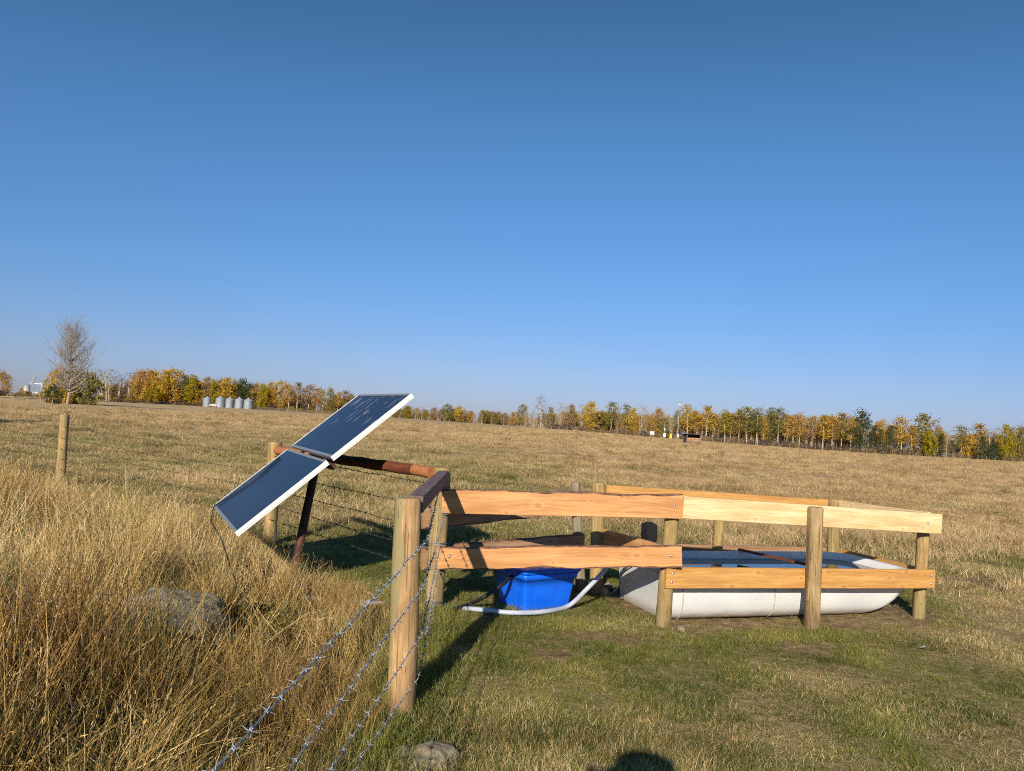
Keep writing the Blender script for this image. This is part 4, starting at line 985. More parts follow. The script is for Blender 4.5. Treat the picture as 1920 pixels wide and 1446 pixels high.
# ------------------------------------------------------------------ trees
def tube_np(pts, rad, n=5):
    mb = MB(); mb.tube(pts, rad, n, cap=False); return np.array(mb.v), np.array(mb.f)
def merge(parts):
    V = []; Fc = []; b = 0
    for v, f in parts: V.append(v); Fc.append(f + b); b += len(v)
    return np.concatenate(V), np.concatenate(Fc)
def tree_arrays(kind, seed, H=10.0):
    """trunk arrays, crown arrays, crown random values; H metres tall, foot at the origin"""
    r = random.Random(seed); g_ = np.random.default_rng(seed); tr_ = []; cen = []
    P = {'aspen': (0.34, 0.97, 0.15, 34, 26, 0.46), 'round': (0.10, 0.97, 0.36, 60, 36, 0.58), 'sparse': (0.2, 1.0, 0.17, 36, 14, 0.32), 'spruce': (0.04, 1.0, 0.2, 70, 20, 0.42),
         'bush': (0.02, 0.96, 0.55, 62, 40, 0.85), 'pine': (0.10, 0.98, 0.28, 54, 34, 0.52)}[kind]
    z0, z1, hw, K, NL, ls = P
    bend = [r.uniform(-0.03, 0.03) * H for _ in range(4)]
    def axis(t): return Vector((bend[0] * t * t + bend[1] * math.sin(3 * t), bend[2] * t * t + bend[3] * math.sin(2.5 * t), H * t))
    stems = 1 if kind in ('aspen', 'spruce', 'pine') else (2 if kind in ('round', 'sparse') else 5)
    tr0 = 0.014 * H if kind != 'bush' else 0.008 * H
    for s in range(stems):
        off = Vector((r.uniform(-1, 1), r.uniform(-1, 1), 0)) * (0.03 * H if s else 0) * (3 if kind == 'bush' else 1)
        lean = off * (2.4 if s else 0)
        tr_.append(tube_np([axis(t) + off * (1 if t == 0 else 1) + lean * t for t in (0, 0.2, 0.45, 0.7, 0.92)], [tr0, tr0 * 0.85, tr0 * 0.65, tr0 * 0.4, tr0 * 0.12], 6))
    for k in range(K):
        t = z0 + (z1 - z0) * ((k + r.random()) / K); u = (t - z0) / (z1 - z0); a = r.uniform(0, 6.283)
        if kind == 'spruce': w = hw * (1 - u) * 1.05 + 0.012
        elif kind == 'pine': w = hw * (math.sin(math.pi * min(1, u * 0.80 + 0.16)) ** 0.7)
        else: w = hw * max(0.12, math.sin(math.pi * (0.10 + 0.86 * u))) ** 0.65
        q = math.sqrt(r.random()) if kind != 'spruce' else r.uniform(0.35, 1)
        c_ = axis(t) + Vector((math.cos(a) * w * H * q, math.sin(a) * w * H * q, -0.06 * H * q if kind == 'spruce' else 0))
        cen.append(c_)
        if kind != 'spruce' and k % 2 == 0:
            t0 = max(0.1, t - 0.5 * w * 1.2); b0 = axis(t0); md_ = b0.lerp(c_, 0.5) + Vector((0, 0, 0.02 * H))
            tr_.append(tube_np([b0, md_, c_], [tr0 * 0.35, tr0 * 0.22, tr0 * 0.06], 4))
    V = []; B = []
    for c_ in cen:
        n = int(NL * r.uniform(0.5, 1.5)); sg = 0.042 * H * r.uniform(0.7, 1.4)
        if kind in ('round', 'bush', 'pine'): sg *= 1.35
        bv = r.random()
        p = g_.normal(0, 1, (n, 3)) * np.array([sg, sg, sg * (0.75 if kind != 'spruce' else 0.35)]) + np.array(c_)
        p[:, 2] = np.maximum(p[:, 2], 0.03 * H)
        a = g_.normal(0, 1, (n, 3)); a /= np.linalg.norm(a, axis=1)[:, None]; b = np.cross(a, g_.normal(0, 1, (n, 3))); b /= np.linalg.norm(b, axis=1)[:, None]
        s = ls * g_.uniform(0.5, 1.15, (n, 1)) * H / 10 * 0.5
        q4 = np.stack([p - a * s, p - b * s * 0.6, p + a * s, p + b * s * 0.6], 1)
        V.append(q4.reshape(-1, 3)); B.append(np.clip(bv * 0.5 + g_.uniform(0, 0.5, n), 0, 1))
    V = np.concatenate(V); B = np.concatenate(B)
    return merge(tr_), (V, np.arange(len(V)).reshape(-1, 4)), B
PROTO = {}
def proto(kind, var):
    if (kind, var) not in PROTO:
        T, Cr, B = tree_arrays(kind, sum(map(ord, kind)) * 10 + var)
        PROTO[(kind, var)] = (T, Cr, B, {})
    return PROTO[(kind, var)]
def tree_meshes(kind, var, leaf):
    T, Cr, B, cache = proto(kind, var)
    if leaf not in cache:
        bk = M_ASPENBARK if kind in ('aspen', 'sparse') else M_DARKBARK
        cache[leaf] = (np_mesh('trunk', T[0], T[1], None, bk, True), np_mesh('crown', Cr[0], Cr[1], {'bl': ('FACE', B)}, L[leaf]))
    return cache[leaf]
def place_tree(name, kind, leaf, x, y, H, label, cat='tree', group=None, wide=1.0, var=None, z=None):
    var = rnd.randrange(4) if var is None else var
    tm, cm = tree_meshes(kind, var, leaf)
    e = thing(name, label, cat, (x, y, tz(x, y) - 0.05 if z is None else z), group)
    s = H / 10
    M = Matrix.Translation(e.location) @ Matrix.Rotation(rnd.uniform(0, 6.28), 4, 'Z') @ Matrix.Diagonal((s * wide, s * wide, s, 1))
    link(bpy.data.objects.new('trunk', tm), e, M); link(bpy.data.objects.new('crown', cm), e, M)
    return e
ORD = ['first', 'second', 'third', 'fourth', 'fifth', 'sixth', 'seventh', 'eighth', 'ninth', 'tenth', 'eleventh', 'twelfth', 'thirteenth', 'fourteenth', 'fifteenth', 'sixteenth', 'seventeenth', 'eighteenth', 'nineteenth', 'twentieth', 'twenty-first', 'twenty-second', 'twenty-third', 'twenty-fourth', 'twenty-fifth', 'twenty-sixth', 'twenty-seventh', 'twenty-eighth', 'twenty-ninth', 'thirtieth']
WORD = {'gold': 'golden', 'orange': 'orange leaved', 'tan': 'pale brown', 'yellow': 'bright yellow', 'olive': 'olive', 'green': 'green', 'dark': 'dark green', 'grey': 'bare grey', 'brown': 'brown'}
KN = {'aspen': ('aspen_tree', 'slim', 'aspen'), 'round': ('broadleaf_tree', 'spreading', 'broadleaf tree'), 'sparse': ('thin_tree', 'sparse twiggy', 'tree'), 'spruce': ('spruce_tree', 'pointed', 'spruce'), 'pine': ('pine_tree', 'bushy', 'tree'), 'bush': ('shrub', 'low', 'shrub')}
def row(items, where, group, reverse=False):
    items = sorted(items, key=lambda q: -q[0] if reverse else q[0])
    for k, it in enumerate(items):
        px, py, kind, leaf = it[:4]; wide = it[4] if len(it) > 4 else 1.0; dd = it[5] if len(it) > 5 else rnd.uniform(0, 5)
        D = interp(px, LINE_D) + dd; b = at(px, interp(px, BASE_PX), D); zt = tz(b.x, D)
        H = at(px, py, D).z - zt
        nm, adj, kn = KN[kind]
        adj = {'grey': ''}.get(leaf, adj)
        place_tree(nm, kind, leaf, b.x, D, max(H, 1.0) * 1.07, ' '.join(('%s %s %s, %s %s' % (adj, WORD[leaf], kn, ORD[k], where)).split()), 'shrub' if kind == 'bush' else 'tree', group, wide)
# right-hand wood
row([(742, 760, 'round', 'olive'), (763, 762, 'round', 'yellow'), (779, 769, 'sparse', 'tan'), (795, 773, 'round', 'yellow', 1.1), (811, 774, 'bush', 'tan'), (838, 760, 'round', 'green'), (861, 763, 'round', 'gold'), (882, 772, 'round', 'orange'), (903, 776, 'sparse', 'orange'), (929, 776, 'round', 'green'), (945, 779, 'sparse', 'tan'), (960, 774, 'round', 'orange')],
    'right of the solar panels', 'far trees right of the solar panels')
mastL = [(979, 761, 'round', 'green', 0.75), (1013, 746, 'sparse', 'grey', 1.2), (1031, 765, 'aspen', 'olive'), (1049, 759, 'sparse', 'orange', 1.1), (1068, 761, 'round', 'tan', 0.7), (1089, 762, 'sparse', 'tan'), (1107, 756, 'round', 'gold', 0.85), (1126, 774, 'bush', 'olive'), (1144, 757, 'aspen', 'green', 1.3), (1157, 776, 'sparse', 'tan'), (1173, 761, 'aspen', 'green'), (1187, 768, 'round', 'gold', 0.7), (1201, 764, 'sparse', 'orange', 1.2), (1231, 769, 'round', 'orange', 0.7), (1243, 786, 'bush', 'green', 0.6), (1254, 787, 'sparse', 'olive')]
row(mastL, 'leftwards from the tall light mast', 'far trees left of the light mast', True)
shedR = [(1268, 772, 'aspen', 'olive'), (1288, 763, 'aspen', 'gold', 1.4), (1302, 772, 'aspen', 'orange'), (1323, 764, 'aspen', 'gold', 1.5), (1335, 779, 'sparse', 'orange'), (1346, 786, 'aspen', 'tan'), (1358, 772, 'aspen', 'yellow'), (1369, 779, 'aspen', 'olive'), (1384, 771, 'aspen', 'orange', 1.3), (1400, 767, 'aspen', 'green', 1.4), (1417, 769, 'aspen', 'green', 1.3), (1430, 784, 'aspen', 'gold'), (1442, 770, 'pine', 'green', 0.7), (1458, 769, 'aspen', 'green', 1.2), (1475, 781, 'aspen', 'orange'), (1487, 785, 'sparse', 'tan'), (1498, 778, 'aspen', 'orange', 1.2), (1510, 785, 'sparse', 'orange'), (1521, 785, 'aspen', 'tan'), (1541, 782, 'aspen', 'gold', 1.3), (1559, 783, 'aspen', 'orange', 1.2), (1577, 778, 'aspen', 'olive', 1.3), (1595, 784, 'aspen', 'orange')]
row(shedR, 'rightwards from the tall light mast', 'far trees right of the light mast')
D = interp(1614, LINE_D)
row([(1614, 775, 'pine', 'dark', 0.85, 0)], 'of its own, tallest dark tree in the right wood', 'dark tall tree of the right wood')
darkR = [(1637, 799, 'spruce', 'dark', 0.7), (1651, 790, 'aspen', 'gold'), (1650, 806, 'spruce', 'dark', 1.0, -2), (1668, 799, 'spruce', 'dark', 0.9, -2), (1690, 786, 'aspen', 'gold', 1.5), (1707, 800, 'aspen', 'orange'), (1732, 782, 'pine', 'olive', 1.15), (1742, 812, 'bush', 'yellow', 0.5, -4), (1758, 801, 'aspen', 'orange', 1.2), (1765, 815, 'spruce', 'dark', 1.2, -3), (1749, 822, 'spruce', 'dark', 1.2, -4), (1784, 827, 'spruce', 'dark', 1.2, -2), (1802, 802, 'aspen', 'olive', 1.3), (1817, 818, 'bush', 'gold', 0.6), (1832, 798, 'aspen', 'orange', 1.4), (1840, 820, 'spruce', 'dark', 1.5, -4), (1854, 811, 'sparse', 'grey'), (1867, 807, 'sparse', 'tan', 1.2), (1864, 834, 'bush', 'dark', 0.8, -4), (1885, 801, 'round', 'yellow', 0.7, -3), (1910, 803, 'round', 'olive', 0.7), (1935, 806, 'aspen', 'gold', 1.3), (1960, 812, 'aspen', 'orange', 1.3)]
row(darkR, 'rightwards from the tallest dark tree', 'far trees at the right end of the wood')
# left rows
row([(188, 697, 'sparse', 'tan', 1.6), (203, 697, 'sparse', 'tan', 1.6), (221, 704, 'sparse', 'grey', 1.6), (240, 702, 'sparse', 'grey', 1.8), (256, 698, 'round', 'orange', 0.9), (273, 697, 'round', 'orange', 0.9), (286, 728, 'bush', 'yellow', 1.0, -8), (287, 699, 'round', 'gold', 0.8), (303, 699, 'round', 'gold', 0.9), (323, 696, 'round', 'gold', 1.1), (345, 709, 'pine', 'dark', 0.7), (358, 707, 'round', 'yellow', 0.8)],
    'rightwards from the tall bare tree', 'autumn trees right of the tall bare tree')
row([(375, 733, 'bush', 'gold', 0.8), (388, 711, 'round', 'tan', 0.8), (399, 715, 'round', 'yellow', 0.6), (411, 713, 'pine', 'olive', 0.8), (426, 712, 'round', 'gold', 0.9), (437, 716, 'pine', 'green', 0.7), (451, 714, 'pine', 'dark', 0.95), (466, 721, 'pine', 'dark', 0.8)],
    'behind the grain bins', 'autumn trees behind the grain bins')
row([(479, 721, 'round', 'orange', 0.7), (491, 722, 'round', 'yellow', 0.6, -3), (506, 720, 'round', 'gold', 0.7), (525, 718, 'round', 'gold', 0.9), (540, 724, 'aspen', 'orange', 1.4), (556, 720, 'aspen', 'tan', 1.5), (577, 724, 'aspen', 'tan', 1.6), (593, 729, 'aspen', 'orange', 1.4), (604, 733, 'aspen', 'yellow', 1.2), (617, 731, 'pine', 'olive', 0.8), (632, 737, 'aspen', 'orange', 1.3), (644, 735, 'aspen', 'tan', 1.4), (657, 741, 'aspen', 'olive', 1.3), (672, 747, 'aspen', 'gold', 1.3)],
    'rightwards from the grain bins', 'autumn trees between the grain bins and the solar panels')
row([(-30, 706, 'round', 'orange', 1.0), (3, 700, 'round', 'orange', 0.9)], 'at the left edge, beside the white silo', 'orange trees at the left edge')
place_tree('shrub', 'bush', 'orange', *at(39, 735, 600).xy, 6.5, 'small orange tree close left of the white silo', 'tree', None, 0.5)

# background mass of the woods: one object per wood, nobody could count it
def woodland(name, spans, depth, n, hpx, leafs, label):
    per = {}
    for k in range(n):
        px = rnd.uniform(*spans[rnd.randrange(len(spans))]); D = interp(px, LINE_D) + depth[0] + (depth[1] - depth[0]) * rnd.random() ** 0.8
        b = at(px, interp(px, BASE_PX), D); zt = tz(b.x, D); top = hpx(px) + rnd.uniform(-5, 20)
        H = at(px, top, D).z - zt
        leaf, kind = rnd.choice(leafs); T, Cr, B, _ = proto(kind, rnd.randrange(4)); a = rnd.uniform(0, 6.28); s = H / 10
        ca, sa = math.cos(a), math.sin(a); Rm = np.array([[ca, -sa, 0], [sa, ca, 0], [0, 0, 1]])
        for key, (v, f), bb in ((('bark', kind), T, None), ((leaf, kind), Cr, B)):
            vv = (v * s) @ Rm.T + np.array([b.x, D, zt - 0.1])
            per.setdefault('bark' if key[0] == 'bark' else leaf, []).append((vv, f, bb))
    # undergrowth strip: brown twig scrub along the foot
    objs = None
    allv = []; allf = []; mi = []; bl = []; mats = []; base = 0
    for key, lst in per.items():
        mats.append(M_ASPENBARK if key == 'bark' else L[key]); k = len(mats) - 1
        for v, f, bb in lst:
            allv.append(v); allf.append(f + base); base += len(v); mi.append(np.full(len(f), k)); bl.append(bb if bb is not None else np.zeros(len(f)))
    me = np_mesh(name, np.concatenate(allv), np.concatenate(allf), {'bl': ('FACE', np.concatenate(bl))})
    for m in mats: me.materials.append(m)
    me.polygons.foreach_set('material_index', np.concatenate(mi).astype(np.int32)); me.update()
    return tag(link(bpy.data.objects.new(name, me)), label, 'wood', None, 'stuff')
hr_ = lambda px: interp(px, [(980, 776), (1100, 774), (1250, 782), (1300, 776), (1450, 780), (1600, 786), (1700, 802), (1800, 816), (1920, 816), (2200, 826)])
woodland('woodland', [(985, 1150), (985, 1250), (1100, 1250), (1260, 1620), (1262, 1610), (1262, 1610), (1630, 1950), (1630, 2200)], (3, 36), 900, hr_, [('orange', 'aspen'), ('tan', 'aspen'), ('gold', 'aspen'), ('olive', 'aspen'), ('grey', 'sparse'), ('tan', 'sparse'), ('orange', 'sparse')], 'dense wood of thin pale trunks behind the right hand trees')
hl_ = lambda px: interp(px, [(150, 722), (250, 712), (340, 712), (480, 728), (660, 748)])
woodland('woodland', [(180, 360), (360, 480), (480, 690)], (4, 30), 230, hl_, [('orange', 'round'), ('tan', 'sparse'), ('gold', 'round'), ('brown', 'sparse'), ('olive', 'round')], 'dense autumn wood behind the grain bins')
hm_ = lambda px: interp(px, [(735, 766), (840, 769), (980, 780)])
woodland('woodland', [(735, 985)], (4, 40), 320, hm_, [('tan', 'round'), ('tan', 'sparse'), ('olive', 'round'), ('brown', 'sparse'), ('orange', 'sparse')], 'low far wood between the solar panels and the right wood')
def scrub(name, px0, px1, n, hh, leafs, label, dd=(-3, 4)):
    V = []; Fc = []; B = []; MI = []; base = 0
    for k in range(n):
        px = rnd.uniform(px0, px1); D = interp(px, LINE_D) + rnd.uniform(*dd); b = at(px, interp(px, BASE_PX), D); zt = tz(b.x, D)
        T, Cr, bb, _ = proto('bush', rnd.randrange(4)); s = hh * rnd.uniform(0.5, 1.3) / 10; a = rnd.uniform(0, 6.28); ca, sa = math.cos(a), math.sin(a); Rm = np.array([[ca, -sa, 0], [sa, ca, 0], [0, 0, 1]])
        w = rnd.uniform(1.0, 1.8)
        v = (Cr[0] * np.array([s * w, s * w, s])) @ Rm.T + np.array([b.x, D, zt - 0.1]); sel = rng.uniform(size=len(Cr[1])) < 0.45
        V.append(v); Fc.append(Cr[1][sel] + base); base += len(v); B.append(bb[sel]); MI.append(np.full(int(sel.sum()), rnd.randrange(len(leafs))))
    me = np_mesh(name, np.concatenate(V), np.concatenate(Fc), {'bl': ('FACE', np.concatenate(B))})
    for l in leafs: me.materials.append(L[l])
    me.polygons.foreach_set('material_index', np.concatenate(MI).astype(np.int32)); me.update()
    return tag(link(bpy.data.objects.new(name, me)), label, 'undergrowth', None, 'stuff')
scrub('undergrowth', 985, 2150, 260, 1.6, ['brown', 'tan', 'tan', 'grey'], 'brown twiggy undergrowth along the foot of the right wood')
scrub('undergrowth', 150, 690, 120, 3.0, ['brown', 'orange', 'olive'], 'brown undergrowth along the foot of the left wood')
scrub('undergrowth', -40, 150, 40, 3.2, ['brown', 'olive'], 'brown hedge at the far left below the white silo', (-60, -40))

# ---- tall bare tree on the left
BTb = at(126, 757, 150); BTb.z = tz(BTb.x, BTb.y)
BTH = at(130, 601, 150).z - BTb.z
bt = thing('bare_tree', 'tall nearly bare grey tree with few yellow leaves at its top, left in the field', 'tree', BTb)
def grow():
    r = random.Random(5); mb = MB(); tips = []
    def br(p, d, ln, rad, depth):
        n = 4; pts = [p]; q = p.copy(); dd = d.copy()
        for k in range(n):
            dd = (dd + Vector((r.gauss(0, 0.10), r.gauss(0, 0.10), 0.05 if depth else 0.0))).normalized(); q = q + dd * ln / n; pts.append(q.copy())
        mb.tube(pts, [rad * (1 - 0.55 * k / n) for k in range(n + 1)], 5 if depth > 1 else 8, cap=False)
        if depth >= 5: tips.append(q); return
        m = r.choice((2, 3, 3)) if depth < 4 else r.choice((2, 3))
        for k in range(m):
            t = r.uniform(0.35, 1.0) if k else 1.0
            s = pts[min(n, max(1, int(t * n)))]
            a = r.uniform(0, 6.28); sp = r.uniform(0.3, 0.75)
            u = dd.orthogonal().normalized(); w = dd.cross(u)
            nd = (dd * math.cos(sp) + (u * math.cos(a) + w * math.sin(a)) * math.sin(sp)).normalized()
            nd.z = nd.z * 0.8 + 0.30; nd.normalize()
            br(s, nd, ln * r.uniform(0.62, 0.82), rad * 0.5 if k else rad * 0.58, depth + 1)
    H = BTH; ax = [Vector((0.25 * math.sin(t * 5), 0.1 * math.sin(t * 4), H * t * 0.8)) for t in np.linspace(0, 1, 9)]
    mb.tube(ax, [0.30 * (1 - 0.85 * k / 8) for k in range(9)], 10)
    for k in range(84):
        t = 0.17 + 0.83 * k / 83; p = ax[min(8, int(t * 8))].lerp(ax[min(8, int(t * 8) + 1)], t * 8 - int(t * 8)) if t < 1 else ax[8]
        a = k * 2.4 + r.uniform(-0.3, 0.3); up = 0.25 + 1.5 * t * t
        d = Vector((math.cos(a), math.sin(a), up)).normalized()
        ln = H * 0.175 * (1.05 - 0.75 * abs(t - 0.5)) * r.uniform(0.7, 1.15)
        br(p, d, ln, 0.115 * (1.15 - 0.6 * t), 2)
    return mb, tips
mb, tips = grow()
mb.build('trunk', M_GREYBARK, bt, Matrix.Translation(BTb))
g2 = np.random.default_rng(4); tp = np.array([t for t in tips]); wgt = np.clip((tp[:, 2] / BTH - 0.25) * 1.1, 0.05, 1) ** 2.2
sel = tp[g2.uniform(size=len(tp)) < wgt]; pp = np.repeat(sel, 4, 0) + g2.normal(0, 0.22, (len(sel) * 4, 3)); n = len(pp)
a = g2.normal(0, 1, (n, 3)); a /= np.linalg.norm(a, axis=1)[:, None]; b = np.cross(a, g2.normal(0, 1, (n, 3))); b /= np.linalg.norm(b, axis=1)[:, None]; s = g2.uniform(0.04, 0.09, (n, 1))
q4 = np.stack([pp - a * s, pp - b * s * 0.7, pp + a * s, pp + b * s * 0.7], 1).reshape(-1, 3)
link(bpy.data.objects.new('crown', np_mesh('crown', q4, np.arange(len(q4)).reshape(-1, 4), {'bl': ('FACE', g2.uniform(size=n))}, L['tan'])), bt, Matrix.Translation(BTb))
mb = MB(); mb.lathe([(0.0, -0.25), (0.22, -0.15), (0.28, 0.05), (0.2, 0.2), (0, 0.22)], 10); mb.build('nest', M_DARKBARK, bt, Matrix.Translation(BTb + Vector((0.45, -0.2, BTH * 0.535))))
for px, py, D, leaf, w, lab in ((109, 692, 165, 'gold', 0.7, 'golden shrub left behind the tall bare tree'), (143, 694, 172, 'olive', 0.9, 'olive shrub right behind the tall bare tree'), (164, 699, 168, 'green', 0.8, 'rightmost olive shrub beside the tall bare tree'), (100, 724, 158, 'dark', 0.85, 'low dark shrub at the left foot of the tall bare tree'), (124, 694, 176, 'olive', 0.8, 'olive shrub straight behind the trunk of the tall bare tree')):
    b = at(px, 755, D); z = tz(b.x, D); place_tree('shrub', 'bush', leaf, b.x, D, at(px, py, D).z - z, lab, 'shrub', 'shrubs around the tall bare tree', w)
# tree beyond the left edge of the photograph whose shadow lies in the field
place_tree('broadleaf_tree', 'round', 'olive', -31.0, 27.0, 8.0, 'broad olive tree beyond the left edge, casting its shadow on the field', 'tree')

# ------------------------------------------------------------------ far buildings and furniture
def grain_bin():
    e = thing('grain_bin', 'galvanised grain bin', 'grain bin', (0, 0, 0))
    mb = MB(); prof = []
    for k in range(23): prof.append((2.35 + (0.03 if k % 2 else 0), 4.6 * k / 22))
    mb.lathe(prof, 40); w = mb.build('bin_wall', M_BIN, e)
    mb = MB(); mb.bx(-0.35, 0.35, -2.45, -2.37, 0.7, 2.0, 0, 0.01); mb.build('door', M_GREYMETAL, w)
    mb = MB(); mb.lathe([(2.52, 4.52), (2.5, 4.6), (1.4, 5.25), (0.4, 5.85), (0.4, 5.86), (0, 5.9)], 40); rf = mb.build('roof', M_ROOF, e)
    mb = MB(); mb.lathe([(0.42, 5.84), (0.42, 6.05), (0.3, 6.15), (0, 6.18)], 16); mb.build('cap', M_ROOF, rf)
    return e
def copy_tree(o, parent=None, M=None):
    c = o.copy(); C.objects.link(c); c.parent = parent; WM[c.name] = Matrix.Identity(4)
    for ch in list(o.children): copy_tree(ch, c)
    return c
bin0 = grain_bin()
labs = ['galvanised grain bin, leftmost and set apart from the other four', 'galvanised grain bin right beside the white car', 'galvanised grain bin in the middle of the five', 'galvanised grain bin, second from the right', 'galvanised grain bin at the right end of the five']
for k, (px, D, s) in enumerate(((387.5, 425, 0.93), (412, 418, 1.0), (430, 420, 0.98), (448, 416, 1.0), (465, 414, 0.97))):
    o = bin0 if k == 0 else copy_tree(bin0)
    b = at(px, 762, D); o.location = (b.x, D, tz(b.x, D) - 0.05); o.scale = (s, s, s); o['label'] = labs[k]; o['group'] = 'grain bins before the left wood'; o.rotation_euler.z = k * 0.4 - 0.3
def car():
    q = at(400.5, 762, 405); z = tz(q.x, q.y)
    e = thing('parked_car', 'white car parked in front of the two left grain bins', 'car', (q.x, q.y, z)); M = Matrix.Translation((q.x, q.y, z)) @ Matrix.Rotation(0.5, 4, 'Z') @ Matrix.Diagonal((0.95, 0.95, 0.95, 1))
    prof = [(-2.2, 0.42), (-2.25, 0.75), (-2.15, 1.05), (-1.95, 1.15), (-1.55, 1.68), (0.55, 1.70), (1.1, 1.18), (1.95, 1.02), (2.2, 0.8), (2.2, 0.42)]
    mb = MB(); n = len(prof); vs = [(x_, -0.88 + (0.16 if z_ > 1.3 else 0), z_) for x_, z_ in prof] + [(x_, 0.88 - (0.16 if z_ > 1.3 else 0), z_) for x_, z_ in prof]
    mb.add(vs, [tuple(range(n)), tuple(range(2 * n - 1, n - 1, -1))] + [((k + 1) % n, k, n + k, n + (k + 1) % n) for k in range(n)], 0)
    body = mb.build('car_body', M_WHITE, e, M)
    for sd in (-1, 1):
        mb = MB(); y_ = sd * 0.79; mb.add([(-1.55, sd * 0.86, 1.2), (0.9, sd * 0.86, 1.2), (0.5, sd * 0.75, 1.6), (-1.45, sd * 0.75, 1.6)], [(0, 1, 2, 3)], 0); mb.build('side_window', M_DARK, body, M)
        for x_ in (-1.35, 1.35):
            mb = MB(); mb.lathe([(0, 0.12), (0.2, 0.12), (0.34, 0.1), (0.36, 0), (0.34, -0.1), (0, -0.1)], 18, 0, Matrix.Translation((x_, sd * 0.82, 0.36)) @ Matrix.Rotation(math.pi / 2, 4, 'X')); mb.build('wheel', M_BLACK, e, M)
    mb = MB(); mb.add([(0.62, -0.68, 1.64), (1.08, -0.8, 1.22), (1.08, 0.8, 1.22), (0.62, 0.68, 1.64)], [(0, 1, 2, 3)], 0)
    mb.v = [(x_ + 0.03, y_, z_ + 0.02) for x_, y_, z_ in mb.v]; mb.build('windscreen', M_DARK, body, M)
car()
# white silo, elevator and shed far left
def far(px, py, D): b = at(px, py, D); return Vector((b.x, D, tz(b.x, D) - 0.3))
f0 = far(49.5, 742, 640)
e = thing('grain_silo', 'white round silo on the skyline at the far left', 'silo', f0); M = Matrix.Translation(f0)
mb = MB(); mb.lathe([(2.3, 0), (2.3, 9.2), (2.45, 9.25)], 28); mb.build('silo_wall', M_WHITE, e, M)
mb = MB(); mb.lathe([(2.45, 9.25), (0.5, 10.7), (0, 10.8)], 28); mb.build('roof', M_ROOF, e, M)
f1 = far(66, 742, 660)
e = thing('grain_elevator', 'pale elevator tower and conveyor on the skyline right of the white silo', 'grain elevator', f1); M = Matrix.Translation(f1)
mb = MB()
for x_ in (-2.6, -1.6): 
    for y_ in (-0.5, 0.5): mb.tube([(x_, y_, 0), (x_, y_, 15.5)], 0.12, 6)
for k in range(10): mb.tube([(-2.6, -0.5, k * 1.5), (-1.6, 0.5, k * 1.5 + 1.5)], 0.07, 5); mb.tube([(-1.6, -0.5, k * 1.5), (-2.6, 0.5, k * 1.5 + 1.5)], 0.07, 5)
mb.bx(-2.9, -1.3, -0.8, 0.8, 15.5, 16.6); mb.build('leg_tower', M_GREYMETAL, e, M)
mb = MB(); mb.bx(-1.3, 6.2, -0.5, 0.5, 11.0, 11.8); mb.tube([(-2, 0, 15.5), (-6, 0, 9)], 0.25, 8); mb.build('conveyor', M_WHITE, e, M)
mb = MB(); mb.bx(4.6, 6.0, -0.9, 0.9, 0, 12.2); mb.build('head_house', M_GREYMETAL, e, M)
f2 = far(76, 743, 640)
e = thing('storage_shed', 'low white shed on the skyline close to the elevator tower', 'shed', f2); M = Matrix.Translation(f2)
mb = MB(); mb.bx(-5.5, 5.0, -3, 3, 0, 4.4); mb.build('wall', M_WHITE, e, M)
mb = MB(); mb.add([(-5.8, -3.3, 4.35), (5.3, -3.3, 4.35), (5.3, 0, 5.9), (-5.8, 0, 5.9), (5.3, 3.3, 4.35), (-5.8, 3.3, 4.35)], [(0, 1, 2, 3), (3, 2, 4, 5), (0, 3, 5), (1, 4, 2)], 0); mb.build('roof', M_ROOF, e, M)
# fences far away
def far_fence(pts, n, h, r, name, label, mat, rails=0, wires=3, group=None):
    e = thing(name, label, 'fence', (*pts[0].xy, tz(*pts[0].xy)), group); seg = []
    tot = sum((b - a).length for a, b in zip(pts[:-1], pts[1:])); acc = 0; P = []
    for k in range(n):
        d = tot * k / (n - 1); s = 0
        for a, b in zip(pts[:-1], pts[1:]):
            l = (b - a).length
            if s + l >= d - 1e-6: q = a.lerp(b, (d - s) / l); break
            s += l
        q = Vector((q.x, q.y, tz(q.x, q.y))); P.append(q)
        hh = h * rnd.uniform(0.92, 1.08); mb = MB(); mb.tube([(0, 0, -0.3), (rnd.uniform(-0.04, 0.04), 0, hh)], r, 8); mb.build('post', mat, e, Matrix.Translation(q))
    for w in range(rails):
        z = h * (0.9 - 0.33 * w); mb = MB()
        for a, b in zip(P[:-1], P[1:]): mb.tube([a + Vector((0, -r, z + rnd.uniform(-0.05, 0.05))), b + Vector((0, -r, z + rnd.uniform(-0.05, 0.05)))], r * 0.8, 6)
        mb.build('rail', mat, e)
    if wires:
        mb = MB()
        for w in range(wires):
            z = h * (0.92 - 0.25 * w)
            for a, b in zip(P[:-1], P[1:]): mb.tube([a + Vector((0, -r, z)), b + Vector((0, -r, z))], 0.006, 3, cap=False)
        mb.build('wire', M_GALV, e)
    return e
far_fence([at(990, 800, 232), at(1100, 808, 226), at(1300, 828, 222), at(1560, 845, 222), at(1930, 868, 222)], 60, 1.15, 0.06, 'wire_fence', 'thin post and wire fence along the foot of the right wood', M_POST_GREY)
far_fence([at(155, 753, 300), at(250, 758, 330), at(330, 762, 360), at(380, 765, 385)], 44, 1.5, 0.10, 'rail_fence', 'long grey rail fence below the left autumn trees', M_OLDWOOD, 4, 0)
far_fence([at(480, 769, 400), at(560, 774, 400), at(660, 780, 400)], 34, 1.4, 0.09, 'rail_fence', 'dark rail fence right of the grain bins', M_OLDWOOD, 3, 0)
far_fence([at(-20, 752, 122), at(24, 753, 122), at(68, 754, 124), at(95, 756, 126), at(118, 757, 128)], 7, 1.25, 0.085, 'pole_fence', 'short run of pale posts and poles left of the tall bare tree', M_POST, 1, 2)
